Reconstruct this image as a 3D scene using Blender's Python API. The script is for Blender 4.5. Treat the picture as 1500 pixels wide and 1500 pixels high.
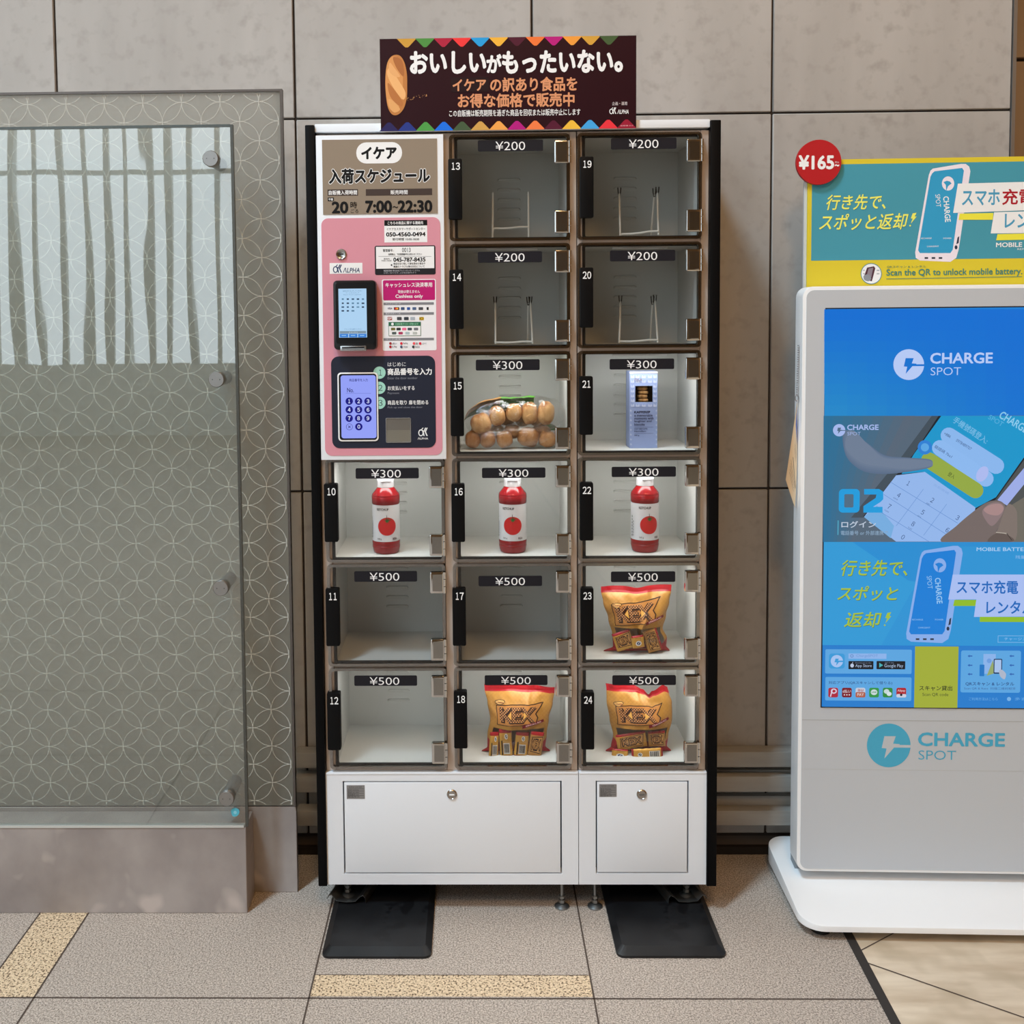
import bpy, bmesh, math, random
from mathutils import Vector, Matrix, noise
for o in list(bpy.data.objects): bpy.data.objects.remove(o)
SC = bpy.context.scene
COL = SC.collection
pi = math.pi

# ---------------------------------------------------------------- camera
F = 1500.0; PPX, PPY = 665.9, 558.3
YAW, PITCH, ROLL = -0.01699, 0.05979, -0.00935
DIST = 2.5
_cy, _sy = math.cos(YAW), math.sin(YAW); _cp, _sp = math.cos(PITCH), math.sin(PITCH); _cr, _sr = math.cos(ROLL), math.sin(ROLL)
_fw = Vector((_sy*_cp, _cy*_cp, -_sp)); _r0 = Vector((_cy, -_sy, 0)); _u0 = _r0.cross(_fw)
_rt = _r0*_cr + _u0*_sr; _up = -_r0*_sr + _u0*_cr
def direction(px, py): return _fw + _rt*((px-PPX)/F) - _up*((py-PPY)/F)
_d = direction(845, 1328); CAMZ = -(_d.z*(DIST+.03)/_d.y)
CAM = Vector((0, -DIST, CAMZ))
cam = bpy.data.cameras.new('camera'); camo = bpy.data.objects.new('camera', cam); COL.objects.link(camo)
cam.sensor_width = 36; cam.lens = 36*F/1500
cam.shift_x = (750-PPX)/1500; cam.shift_y = -(750-PPY)/1500
cam.clip_start = .05
camo.matrix_world = Matrix((( _rt.x, _up.x, -_fw.x, CAM.x), (_rt.y, _up.y, -_fw.y, CAM.y), (_rt.z, _up.z, -_fw.z, CAM.z), (0, 0, 0, 1)))
SC.camera = camo

# ---------------------------------------------------------------- light and exposure
SC.view_settings.view_transform = 'Standard'; SC.view_settings.look = 'None'
SC.view_settings.gamma = 1; SC.view_settings.exposure = 0.0; SC.view_settings.use_curve_mapping = False
W = bpy.data.worlds.new('sky'); SC.world = W; W.use_nodes = True
W.node_tree.nodes['Background'].inputs[0].default_value = (.80, .93, 1.0, 1)
W.node_tree.nodes['Background'].inputs[1].default_value = 2.9
def area(name, loc, target, sx, sy, power, color):
    l = bpy.data.lights.new(name, 'AREA'); l.shape = 'RECTANGLE'; l.size = sx; l.size_y = sy; l.energy = power; l.color = color
    o = bpy.data.objects.new(name, l); COL.objects.link(o); o.location = loc
    o.rotation_euler = (Vector(target)-Vector(loc)).to_track_quat('-Z', 'Y').to_euler(); return o
area('ceiling_light_cool', (-3.4, -4.2, 4.6), (.1, .2, 1.1), 1.8, 1.8, 80, (.68, .85, 1.0))
area('ceiling_light_overhead', (-2.8, -3.6, 8.5), (-.1, -.2, .3), .8, 1.6, 540, (.60, .82, 1.0))
area('ceiling_light_warm', (2.4, -2.4, 5.0), (.8, .3, 1.0), .8, .8, 14, (1.0, .50, .16))
area('warm_fill_front', (.25, -3.7, 4.8), (.2, .3, 1.0), .7, .7, 56, (1.0, .60, .26))  # added fill, no lamp of the concourse: warms the wall gap beside the locker

# ---------------------------------------------------------------- materials
def lin(c):
    c = c/255.0
    return c/12.92 if c <= .04045 else ((c+.055)/1.055)**2.4
LUM = 0.68
def alb(c): return tuple(min(.92, lin(v)/LUM) for v in c) + (1,)
_mc = {}
def nt(name):
    m = bpy.data.materials.new(name); m.use_nodes = True
    return m, m.node_tree.nodes, m.node_tree.links, m.node_tree.nodes['Principled BSDF']
def mat(c, rough=.5, metal=0, spec=.25, coat=0, name=None, raw=False):
    k = (c, rough, metal, spec, coat, raw, LUM)
    if k in _mc: return _mc[k]
    m, n, l, b = nt(name or 'paint_%d_%d_%d' % tuple(int(v) for v in c))
    b.inputs['Base Color'].default_value = (tuple(lin(v) for v in c)+(1,)) if raw else alb(c)
    b.inputs['Roughness'].default_value = rough; b.inputs['Metallic'].default_value = metal
    b.inputs['Specular IOR Level'].default_value = spec; b.inputs['Coat Weight'].default_value = coat
    _mc[k] = m; return m
def glow(c, s=1.0):
    k = ('glow', c, s)
    if k in _mc: return _mc[k]
    m, n, l, b = nt('screen_%d_%d_%d' % tuple(int(v) for v in c))
    b.inputs['Base Color'].default_value = (.01, .01, .01, 1); b.inputs['Roughness'].default_value = .25
    b.inputs['Specular IOR Level'].default_value = .2
    b.inputs['Emission Color'].default_value = tuple(lin(v) for v in c)+(1,); b.inputs['Emission Strength'].default_value = s*.94
    _mc[k] = m; return m
def clear(name, base, edge=.6, tint=(1, 1, 1), rough=.01, bump=None, dist=.001, glosscol=(1, 1, 1)):
    m = bpy.data.materials.new(name); m.use_nodes = True; n = m.node_tree.nodes; l = m.node_tree.links
    n.remove(n['Principled BSDF']); out = n['Material Output']
    t = n.new('ShaderNodeBsdfTransparent'); t.inputs[0].default_value = tint+(1,)
    g = n.new('ShaderNodeBsdfGlossy'); g.inputs['Roughness'].default_value = rough; g.inputs[0].default_value = glosscol+(1,)
    lw = n.new('ShaderNodeLayerWeight'); lw.inputs[0].default_value = .5
    p = n.new('ShaderNodeMath'); p.operation = 'POWER'; p.inputs[1].default_value = 3.0; l.new(lw.outputs['Facing'], p.inputs[0])
    a = n.new('ShaderNodeMath'); a.operation = 'MULTIPLY_ADD'; a.inputs[1].default_value = edge; a.inputs[2].default_value = base; l.new(p.outputs[0], a.inputs[0])
    a.use_clamp = True
    x = n.new('ShaderNodeMixShader'); l.new(a.outputs[0], x.inputs[0]); l.new(t.outputs[0], x.inputs[1]); l.new(g.outputs[0], x.inputs[2]); l.new(x.outputs[0], out.inputs[0])
    if bump:
        tc = n.new('ShaderNodeTexCoord'); mp = n.new('ShaderNodeMapping'); mp.inputs['Scale'].default_value = bump[0]
        no = n.new('ShaderNodeTexNoise'); no.inputs['Scale'].default_value = bump[1]; no.inputs['Detail'].default_value = bump[3] if len(bump) > 3 else 1
        bp = n.new('ShaderNodeBump'); bp.inputs['Strength'].default_value = bump[2]; bp.inputs['Distance'].default_value = dist
        l.new(tc.outputs['Object'], mp.inputs[0]); l.new(mp.outputs[0], no.inputs[0]); l.new(no.outputs[0], bp.inputs['Height']); l.new(bp.outputs[0], g.inputs['Normal'])
        l.new(bp.outputs[0], lw.inputs['Normal'])
    return m
def noisy(name, c1, c2, scale, rough=.6, stretch=(1, 1, 1), rot=(0, 0, 0), detail=4, bump=0, bscale=None, lo=.35, hi=.65, spec=.3, metal=0, c3=None, s3=400, t3=(.62, .66), raw=False, dist=.002):
    m, n, l, b = nt(name)
    cc = (lambda c: tuple(lin(v) for v in c)+(1,)) if raw else alb
    tc = n.new('ShaderNodeTexCoord'); mp = n.new('ShaderNodeMapping'); mp.inputs['Scale'].default_value = stretch; mp.inputs['Rotation'].default_value = rot
    no = n.new('ShaderNodeTexNoise'); no.inputs['Scale'].default_value = scale; no.inputs['Detail'].default_value = detail
    r = n.new('ShaderNodeValToRGB'); r.color_ramp.elements[0].position = lo; r.color_ramp.elements[1].position = hi
    r.color_ramp.elements[0].color = cc(c1); r.color_ramp.elements[1].color = cc(c2)
    l.new(tc.outputs['Object'], mp.inputs[0]); l.new(mp.outputs[0], no.inputs[0]); l.new(no.outputs[0], r.inputs[0])
    col = r.outputs[0]
    if c3:
        n3 = n.new('ShaderNodeTexNoise'); n3.inputs['Scale'].default_value = s3; n3.inputs['Detail'].default_value = 2; l.new(tc.outputs['Object'], n3.inputs[0])
        r3 = n.new('ShaderNodeValToRGB'); r3.color_ramp.elements[0].position = t3[0]; r3.color_ramp.elements[1].position = t3[1]; l.new(n3.outputs[0], r3.inputs[0])
        mx = n.new('ShaderNodeMix'); mx.data_type = 'RGBA'; l.new(r3.outputs[0], mx.inputs[0]); l.new(col, mx.inputs[6]); mx.inputs[7].default_value = cc(c3); col = mx.outputs[2]
    l.new(col, b.inputs['Base Color']); b.inputs['Roughness'].default_value = rough; b.inputs['Specular IOR Level'].default_value = spec; b.inputs['Metallic'].default_value = metal
    if bump:
        bn = no
        if bscale:
            bn = n.new('ShaderNodeTexNoise'); bn.inputs['Scale'].default_value = bscale; bn.inputs['Detail'].default_value = 3; l.new(mp.outputs[0], bn.inputs[0])
        bp = n.new('ShaderNodeBump'); bp.inputs['Strength'].default_value = bump; bp.inputs['Distance'].default_value = dist; l.new(bn.outputs[0], bp.inputs['Height']); l.new(bp.outputs[0], b.inputs['Normal'])
    return m
def lattice(name, ca, cb, pitch, width, rough=.35, metal=0, soft=.04):
    # a printed diamond lattice over a plain ground
    m, n, l, b = nt(name)
    tc = n.new('ShaderNodeTexCoord'); sp = n.new('ShaderNodeSeparateXYZ'); l.new(tc.outputs['Object'], sp.inputs[0])
    fs = []
    for op in ('ADD', 'SUBTRACT'):
        a = n.new('ShaderNodeMath'); a.operation = op; l.new(sp.outputs[0], a.inputs[0]); l.new(sp.outputs[2], a.inputs[1])
        s = n.new('ShaderNodeMath'); s.operation = 'MULTIPLY'; s.inputs[1].default_value = 1/pitch; l.new(a.outputs[0], s.inputs[0])
        f = n.new('ShaderNodeMath'); f.operation = 'PINGPONG'; f.inputs[1].default_value = .5; l.new(s.outputs[0], f.inputs[0]); fs.append(f)
    mn = n.new('ShaderNodeMath'); mn.operation = 'MINIMUM'; l.new(fs[0].outputs[0], mn.inputs[0]); l.new(fs[1].outputs[0], mn.inputs[1])
    r = n.new('ShaderNodeValToRGB'); r.color_ramp.elements[0].position = width; r.color_ramp.elements[1].position = width+soft
    r.color_ramp.elements[0].color = alb(ca); r.color_ramp.elements[1].color = alb(cb)
    l.new(mn.outputs[0], r.inputs[0]); l.new(r.outputs[0], b.inputs['Base Color'])
    b.inputs['Roughness'].default_value = rough; b.inputs['Metallic'].default_value = metal
    return m

# ---------------------------------------------------------------- geometry helpers
def at(px, py, Y):
    d = direction(px, py); return CAM + d*((Y+DIST)/d.y)
def XX(px, py, Y=0): return at(px, py, Y).x
def ZZ(px, py, Y=0): return at(px, py, Y).z
def fl(px, py, z=0):
    d = direction(px, py); return CAM + d*((z-CAMZ)/d.z)
class Plane:
    """a flat face standing in the room: u runs to the right, v up, n out of the face"""
    def __init__(s, o, ang=0):
        s.o = Vector(o); s.u = Vector((math.cos(ang), math.sin(ang), 0)); s.v = Vector((0, 0, 1)); s.n = Vector((math.sin(ang), -math.cos(ang), 0))
    def uv(s, px, py):
        d = direction(px, py); t = (s.o-CAM).dot(s.n)/d.dot(s.n); p = CAM+d*t-s.o
        return p.dot(s.u), p.dot(s.v)
    def pt(s, u, v, d=0): return s.o + s.u*u + s.v*v + s.n*d
    def rect(s, x0, y0, x1, y1):
        xm, ym = (x0+x1)/2, (y0+y1)/2
        return s.uv(x0, ym)[0], s.uv(xm, y1)[1], s.uv(x1, ym)[0], s.uv(xm, y0)[1]     # u0 v0 u1 v1
FRONT = Plane((0, 0, 0))
_rootm = {}
def _link(name, data, parent=None, origin=None):
    o = bpy.data.objects.new(name, data); COL.objects.link(o)
    if parent is not None:
        o.parent = parent; _rootm[o] = _rootm[parent]
    else:
        mm = Matrix.Translation(origin or Vector((0, 0, 0))); o.matrix_world = mm; _rootm[o] = mm
    return o
def tag(o, label=None, cat=None, group=None, kind=None):
    if label: o['label'] = label
    if cat: o['category'] = cat
    if group: o['group'] = group
    if kind: o['kind'] = kind
    return o
def root(name, label, cat, loc, rz=0, group=None):
    o = bpy.data.objects.new(name, None); COL.objects.link(o); o.empty_display_size = .1
    mm = Matrix.Translation(Vector(loc)) @ Matrix.Rotation(rz, 4, 'Z'); o.matrix_world = mm; _rootm[o] = mm
    return tag(o, label, cat, group)
class B:
    """collects shapes in room coordinates and links them as ONE mesh object"""
    def __init__(s): s.v = []; s.f = []; s.m = []; s.mats = []; s.sm = []
    def mi(s, m):
        if m not in s.mats: s.mats.append(m)
        return s.mats.index(m)
    def add(s, vs, fs, m, smooth=False):
        k = len(s.v); i = s.mi(m); s.v += [Vector(v) for v in vs]
        for f in fs: s.f.append([k+q for q in f]); s.m.append(i); s.sm.append(smooth)
        return s
    def bm(s, b, m, smooth=False, M=None):
        b.verts.index_update()
        s.add([(M @ v.co if M else v.co.copy()) for v in b.verts], [[v.index for v in f.verts] for f in b.faces], m, smooth); b.free(); return s
    def box(s, x0, x1, y0, y1, z0, z1, m, bev=0, seg=2, M=None):
        b = bmesh.new(); bmesh.ops.create_cube(b, size=1)
        for v in b.verts: v.co = Vector((x0+(v.co.x+.5)*(x1-x0), y0+(v.co.y+.5)*(y1-y0), z0+(v.co.z+.5)*(z1-z0)))
        if bev: bmesh.ops.bevel(b, geom=b.edges[:], offset=bev, segments=seg, affect='EDGES', profile=.6, clamp_overlap=True)
        return s.bm(b, m, bev > 0, M)
    def slab(s, pl, x0, y0, x1, y1, d0, d1, m, bev=0, r=0):
        """photo rectangle on a face, extruded from offset d0 to d1 along the face normal"""
        u0, v0, u1, v1 = pl.rect(x0, y0, x1, y1); return s.uvslab(pl, u0, v0, u1, v1, d0, d1, m, bev, r)
    def uvslab(s, pl, u0, v0, u1, v1, d0, d1, m, bev=0, r=0):
        pts = rr(u0, v0, u1, v1, r) if r else [(u0, v0), (u1, v0), (u1, v1), (u0, v1)]
        return s.prism(pl, pts, d0, d1, m, bev)
    def prism(s, pl, pts, d0, d1, m, bev=0, smooth=None):
        b = bmesh.new(); lo = [b.verts.new(pl.pt(u, v, d0)) for u, v in pts]; hi = [b.verts.new(pl.pt(u, v, d1)) for u, v in pts]; n = len(pts)
        top = b.faces.new(hi); b.faces.new(lo[::-1])
        for i in range(n): b.faces.new((lo[i], lo[(i+1) % n], hi[(i+1) % n], hi[i]))
        bmesh.ops.recalc_face_normals(b, faces=b.faces[:])
        if bev: bmesh.ops.bevel(b, geom=list(top.edges), offset=bev, segments=2, affect='EDGES', profile=.6, clamp_overlap=True)
        return s.bm(b, m, bool(bev) if smooth is None else smooth)
    def ring(s, pl, outer, inner, d0, d1, m):
        n = len(outer); vs = []
        for pts, d in ((outer, d1), (inner, d1), (outer, d0), (inner, d0)): vs += [pl.pt(u, v, d) for u, v in pts]
        fs = []
        for i in range(n):
            j = (i+1) % n
            fs += [(i, j, n+j, n+i), (2*n+i, 2*n+j, j, i), (n+i, n+j, 3*n+j, 3*n+i), (2*n+j, 2*n+i, 3*n+i, 3*n+j)]
        return s.add(vs, fs, m)
    def tube(s, path, r, m, n=8, closed=False, caps=True):
        P = [Vector(p) for p in path]; k = len(P); vs = []; fs = []; up = None
        for i, p in enumerate(P):
            a = P[i-1] if (i > 0 or closed) else P[i]; c = P[(i+1) % k] if (i < k-1 or closed) else P[i]
            t = (c-a).normalized()
            if up is None: up = Vector((0, 0, 1)) if abs(t.z) < .9 else Vector((1, 0, 0))
            sd = t.cross(up).normalized(); up = sd.cross(t).normalized(); rr_ = r(i/(k-1)) if callable(r) else r
            for j in range(n): q = 2*pi*j/n; vs.append(p + sd*math.cos(q)*rr_ + up*math.sin(q)*rr_)
        for i in range(k if closed else k-1):
            for j in range(n):
                a, b_ = i*n+j, i*n+(j+1) % n; c, d = ((i+1) % k)*n+(j+1) % n, ((i+1) % k)*n+j
                fs.append((a, b_, c, d))
        if caps and not closed: fs += [tuple(range(n))[::-1], tuple(range((k-1)*n, k*n))]
        return s.add(vs, fs, m, True)
    def lathe(s, c, prof, m, n=32, axis='Z'):
        c = Vector(c); vs = []; fs = []; k = len(prof)
        for r, h in prof:
            for j in range(n):
                q = 2*pi*j/n; a, b_ = r*math.cos(q), r*math.sin(q)
                vs.append(c + (Vector((a, b_, h)) if axis == 'Z' else Vector((a, -h, b_)) if axis == 'Y' else Vector((h, a, b_))))
        for i in range(k-1):
            for j in range(n): fs.append((i*n+j, i*n+(j+1) % n, (i+1)*n+(j+1) % n, (i+1)*n+j))
        if prof[0][0] > 1e-6: fs.append(tuple(range(n))[::-1])
        if prof[-1][0] > 1e-6: fs.append(tuple(range((k-1)*n, k*n)))
        return s.add(vs, fs, m, True)
    def grid(s, fn, nu, nv, m, smooth=True, wrap=False, pick=None):
        vs = []; k = len(s.v)
        for j in range(nv+1):
            for i in range(nu+(0 if wrap else 1)): vs.append(fn(i/nu, j/nv))
        w = nu if wrap else nu+1; by = {}
        for j in range(nv):
            for i in range(nu):
                mm = pick((i+.5)/nu, (j+.5)/nv) if pick else m
                if mm is None: continue
                by.setdefault(mm, []).append((j*w+i, j*w+(i+1) % w, (j+1)*w+(i+1) % w, (j+1)*w+i))
        s.v += [Vector(v) for v in vs]
        for mm, fs in by.items():
            ii = s.mi(mm)
            for f in fs: s.f.append([k+q for q in f]); s.m.append(ii); s.sm.append(smooth)
        return s
    def build(s, name, parent=None, origin=None, sharp=40, label=None):
        inv = _rootm[parent].inverted() if parent is not None else Matrix.Translation(-(origin or Vector((0, 0, 0))))
        me = bpy.data.meshes.new(name); me.from_pydata([inv @ v for v in s.v], [], s.f)
        for m in s.mats: me.materials.append(m)
        me.polygons.foreach_set('material_index', s.m); me.polygons.foreach_set('use_smooth', s.sm)
        me.update()
        if any(s.sm): me.set_sharp_from_angle(angle=math.radians(sharp))
        o = _link(name, me, parent, origin)
        if label: o['label'] = label
        return o
def rr(u0, v0, u1, v1, r, n=6):
    out = []
    for cx, cy, a in ((u1-r, v1-r, 0), (u0+r, v1-r, pi/2), (u0+r, v0+r, pi), (u1-r, v0+r, 3*pi/2)):
        for i in range(n+1): q = a+pi/2*i/n; out.append((cx+r*math.cos(q), cy+r*math.sin(q)))
    return out
# lettering: curves turned into flat polygons
_tc = bpy.data.curves.new('lettering', 'FONT'); _to = bpy.data.objects.new('lettering', _tc); COL.objects.link(_to); _tcache = {}
def glyphs(txt, bold=0, res=3):
    k = (txt, bold, res)
    if k not in _tcache:
        _tc.body = txt; _tc.offset = bold; _tc.resolution_u = res
        dg = bpy.context.evaluated_depsgraph_get(); dg.update()
        me = bpy.data.meshes.new_from_object(_to.evaluated_get(dg))
        vs = [(v.co.x, v.co.y) for v in me.vertices]; fs = [tuple(p.vertices) for p in me.polygons]
        bpy.data.meshes.remove(me); _tcache[k] = (vs, fs)
    return _tcache[k]
def digits(p, t, x0, y0, x1, y1, c, bold=.02):
    """numerals drawn one by one with the upright flagged figures"""
    w = (x1-x0)/len(t)
    for k, ch in enumerate(t):
        a = x0+w*k; q = chr(ord(ch)+0xFEE0); m = .08 if ch != '1' else .20
        p.text(q, a+w*m, y0, a+w*(1-m), y1, c, bold); p.d -= p.step
    p.d += p.step
class Print:
    """flat ink on a face; each call lies a hair above the one before it"""
    def __init__(s, b, pl, d0=0.0, step=1.5e-5, mk=None, mapper=None, dice=None):
        s.b = b; s.pl = pl; s.d = d0; s.step = step; s.mk = mk or (lambda c: mat(c, .45)); s.map = mapper or pl.pt; s.dice = dice
    def m(s, c): return c if isinstance(c, bpy.types.Material) else s.mk(c)
    def raw(s, vs, fs, c, lift=True):
        if lift: s.d += s.step
        if s.dice:
            b = bmesh.new(); q = [b.verts.new((u, v, 0)) for u, v in vs]
            for f in fs:
                try: b.faces.new([q[i] for i in f])
                except ValueError: pass
            us = [u for u, v in vs]; vv = [v for u, v in vs]
            for ax, lo, hi in ((0, min(us), max(us)), (1, min(vv), max(vv))):
                x = math.ceil(lo/s.dice)*s.dice
                while x < hi:
                    co = Vector((x, 0, 0)) if ax == 0 else Vector((0, x, 0)); no = Vector((1, 0, 0)) if ax == 0 else Vector((0, 1, 0))
                    bmesh.ops.bisect_plane(b, geom=b.verts[:]+b.edges[:]+b.faces[:], plane_co=co, plane_no=no); x += s.dice
            b.verts.index_update(); vs = [(v.co.x, v.co.y) for v in b.verts]; fs = [[v.index for v in f.verts] for f in b.faces]; b.free()
        s.b.add([s.map(u, v, s.d) for u, v in vs], fs, s.m(c)); return s
    def uvpoly(s, pts, c): return s.raw(pts, [tuple(range(len(pts)))], c)
    def rect(s, x0, y0, x1, y1, c, r=0):
        u0, v0, u1, v1 = s.pl.rect(x0, y0, x1, y1)
        if r: return s.uvpoly(rr(u0, v0, u1, v1, r*(u1-u0)/(x1-x0)), c)
        return s.uvpoly([(u0, v0), (u1, v0), (u1, v1), (u0, v1)], c)
    def frame(s, x0, y0, x1, y1, w, c):
        s.rect(x0, y0, x1, y0+w, c); s.d -= s.step; s.rect(x0, y1-w, x1, y1, c); s.d -= s.step
        s.rect(x0, y0, x0+w, y1, c); s.d -= s.step; return s.rect(x1-w, y0, x1, y1, c)
    def poly(s, pts, c): return s.uvpoly([s.pl.uv(*p) for p in pts], c)
    def smoothpoly(s, pts, c, n=6):
        P = pts; k = len(P); out = []
        for i in range(k):
            a, b_, c_, d = P[i-1], P[i], P[(i+1) % k], P[(i+2) % k]
            for j in range(n):
                t = j/n; out.append(tuple(.5*(2*b_[q]+(c_[q]-a[q])*t+(2*a[q]-5*b_[q]+4*c_[q]-d[q])*t*t+(3*b_[q]-a[q]-3*c_[q]+d[q])*t**3) for q in (0, 1)))
        return s.poly(out, c)
    def ell(s, x, y, rx, c, ry=None, rot=0, n=32):
        ry = ry or rx; cr, sr = math.cos(rot), math.sin(rot)
        return s.poly([(x+rx*math.cos(q)*cr-ry*math.sin(q)*sr, y+rx*math.cos(q)*sr+ry*math.sin(q)*cr) for q in [2*pi*i/n for i in range(n)]], c)
    def loop(s, pts, w, c):
        """a closed line of width w px"""
        n = len(pts); o = []; ii = []
        for i in range(n):
            a, b_ = Vector(pts[i-1]+(0,)), Vector(pts[(i+1) % n]+(0,)); t = (b_-a).normalized(); q = Vector((-t.y, t.x, 0))*w/2; p = Vector(pts[i]+(0,))
            o.append(s.pl.uv(*(p+q).xy)); ii.append(s.pl.uv(*(p-q).xy))
        return s.raw(o+ii, [(i, (i+1) % n, n+(i+1) % n, n+i) for i in range(n)], c)
    def line(s, x0, y0, x1, y1, w, c):
        d = Vector((x1-x0, y1-y0)).normalized(); q = Vector((-d.y, d.x))*w/2
        return s.poly([(x0+q.x, y0+q.y), (x1+q.x, y1+q.y), (x1-q.x, y1-q.y), (x0-q.x, y0-q.y)], c)
    def text(s, t, x0, y0, x1, y1, c, bold=0, shear=0, rot=0, out=0, outc=None, res=3):
        """lettering fitted into a photo rectangle"""
        u0, v0, u1, v1 = s.pl.rect(x0, y0, x1, y1)
        base, _ = glyphs(t, min(bold, 0), res)
        a0, a1 = min(p[0] for p in base), max(p[0] for p in base); b0, b1 = min(p[1] for p in base), max(p[1] for p in base)
        cu, cv = (u0+u1)/2, (v0+v1)/2; su, sv = (u1-u0)/(a1-a0), (v1-v0)/(b1-b0); cr, sr = math.cos(rot), math.sin(rot)
        for bo, cc in (((bold+out, outc), (bold, c)) if out else ((bold, c),)):
            k = min(bo, 0); vs, fs = glyphs(t, k, res); e = bo-k      # heavier strokes: the same letters set side by side
            sh = [(0, 0)] if e <= 0 else [(e*math.cos(q), e*math.sin(q)) for q in [2*pi*i/8 for i in range(8)]]
            s.d += s.step
            for dx, dy in sh:
                o = []; s.d += 4e-6
                for x, y in vs:
                    a, b_ = (x+dx-(a0+a1)/2)*su, (y+dy-(b0+b1)/2)*sv; a += shear*b_; o.append((cu+a*cr-b_*sr, cv+a*sr+b_*cr))
                s.raw(o, fs, cc, False)
        return s
WHITE = (232, 232, 234); BLACK = (14, 14, 16)

# ================================================================ the setting
WY = .285            # face of the stone wall behind everything
stone = noisy('stone_panel', (143, 138, 133), (153, 148, 143), 9, .55, (1, 1, .22), (0, .22, 0), 7, .10, 30, .3, .7, .2, c3=(137, 131, 126), s3=34, t3=(.52, .8))
groove = mat((52, 46, 42), .8, spec=.1)
WX = [XX(-270, 60, WY), XX(80.5, 60, WY), XX(430.5, 60, WY), XX(779, 20, WY), XX(1132, 60, WY), XX(1484, 60, WY)]
WZ = [2.0*ZZ(750, 170, WY)-ZZ(750, 718, WY), ZZ(750, 170, WY), ZZ(750, 718, WY), ZZ(750, 1222, WY)]
WX = [2*WX[1]-WX[2]-2*(WX[2]-WX[1]), 2*WX[1]-WX[2]-(WX[2]-WX[1]), 2*WX[1]-WX[2]] + WX[1:]
b = B(); g = .0028
for i in range(len(WX)-1):
    zs = [WZ[0], WZ[1], WZ[2], WZ[3]]
    for j in range(3): b.box(WX[i]+g, WX[i+1]-g, WY, WY+.03, zs[j+1]+g, zs[j]-g, stone, .002, 1)
    b.box(WX[i]+g, WX[i+1]-g, WY, WY+.03, WZ[0]+g, 9.0, stone)
b.box(WX[0]-.02, WX[-1], WY+.008, WY+.06, .05, 9.0, groove)
b.box(WX[0]-.02, WX[-1], WY+.012, WY+.06, 0.0, .2, mat((70, 62, 56), .7))
tag(b.build('wall_back'), kind='structure')
b = B(); b.box(WX[0], WX[-1]+.3, WY-.001, WY+.02, 0, .022, mat((30, 26, 24), .7)); tag(b.build('baseboard_back'), kind='structure')
# recess right of the stone wall, its shade put into a browner stone colour
b = B(); brown = noisy('recess_shade_stone', (112, 96, 80), (128, 112, 95), 5, .6, (1, 1, .3))
zr = [ZZ(1490, 87, .5), ZZ(1490, 640, .5)]
b.box(WX[-1]+.005, 4.0, .5, .55, zr[0]+.006, 9.0, brown); b.box(WX[-1]+.005, 4.0, .5, .55, zr[1], zr[0]-.006, brown); b.box(WX[-1]+.005, 4.0, .5, .55, 0, zr[1]-.008, brown)
b.box(WX[-1]+.005, 4.0, .52, .56, 0, 9.0, groove); b.box(WX[-1]-.02, WX[-1], WY+.03, .55, 0, 9.0, brown)
tag(b.build('wall_recess'), kind='structure')
b = B(); b.box(WX[-1]-.001, WX[-1]+.008, WY-.004, WY+.04, .2, 9.0, mat((140, 138, 136), .35, .8)); tag(b.build('trim_1'), kind='structure')
# bumper rails along the wall
railm = noisy('bumper_rail', (132, 128, 122), (140, 136, 130), 6, .45, (1, 8, 8))
for k, (y0, y1) in enumerate(((1102.5, 1125), (1138, 1161), (1188, 1210))):
    z0, z1 = ZZ(770, y1, WY-.05), ZZ(770, y0, WY-.05); b = B()
    b.box(XX(432, 1100, .24), 3.2, WY-.05, WY-.004, z0, z1, railm, .004)
    tag(b.build('trim_%d' % (k+2)), kind='structure')
for k, (y0, y1) in enumerate(((1128, 1135.5), (1166, 1180))):
    z0, z1 = ZZ(1100, y1, WY-.02), ZZ(1100, y0, WY-.02); b = B(); b.box(.60, 3.2, WY-.02, WY-.001, z0, z1, railm, .002)
    tag(b.build('trim_%d' % (k+5)), kind='structure')

# floor
granite = noisy('granite_tile', (124, 114, 105), (175, 163, 152), 260, .5, detail=3, bump=.15, bscale=700, c3=(84, 73, 66), s3=300, t3=(.58, .66), spec=.25, lo=.38, hi=.62)
yellow = noisy('yellow_granite', (172, 150, 122), (198, 178, 150), 150, .5, detail=3, c3=(90, 72, 54), s3=200, t3=(.54, .60), spec=.25)
joint = mat((72, 62, 56), .8, spec=.1)
tilem = noisy('wood_grain_tile', (166, 148, 126), (192, 178, 158), 3.2, .42, (1.2, 7, 1), (0, 0, .42), 6, 0, None, .3, .7, c3=(158, 142, 120), s3=9, t3=(.5, .75))
def fpoly(b, pts, m, z=.0): b.add([(p[0], p[1], z) for p in pts], [tuple(range(len(pts)))], m)
def strip(b, p, q, w, m, z):
    p, q = Vector(p[:2]), Vector(q[:2]); d = (q-p).normalized(); n = Vector((-d.y, d.x))*w/2; fpoly(b, [p-n, q-n, q+n, p+n], m, z)
b = B(); X0, X1, Y0, Y1 = -9, 5, -11.2, .6
eA, eB = fl(1247, 1377), fl(1312, 1500)             # edge of the other paving
dx = (eB.x-eA.x)/(eB.y-eA.y); ex = lambda y: eA.x+dx*(y-eA.y)
fpoly(b, [(X0, Y0), (ex(Y0), Y0), (ex(Y1), Y1), (X0, Y1)], granite)
fpoly(b, [(ex(Y0), Y0), (X1, Y0), (X1, Y1), (ex(Y1), Y1)], tilem)
strip(b, (ex(Y0), Y0), (ex(Y1), Y1), .022, mat((46, 42, 40), .7), .0012)
YJ = fl(750, 1463).y
def jx(px, py, qx, qy): return fl(px, py), fl(qx, qy)
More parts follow.
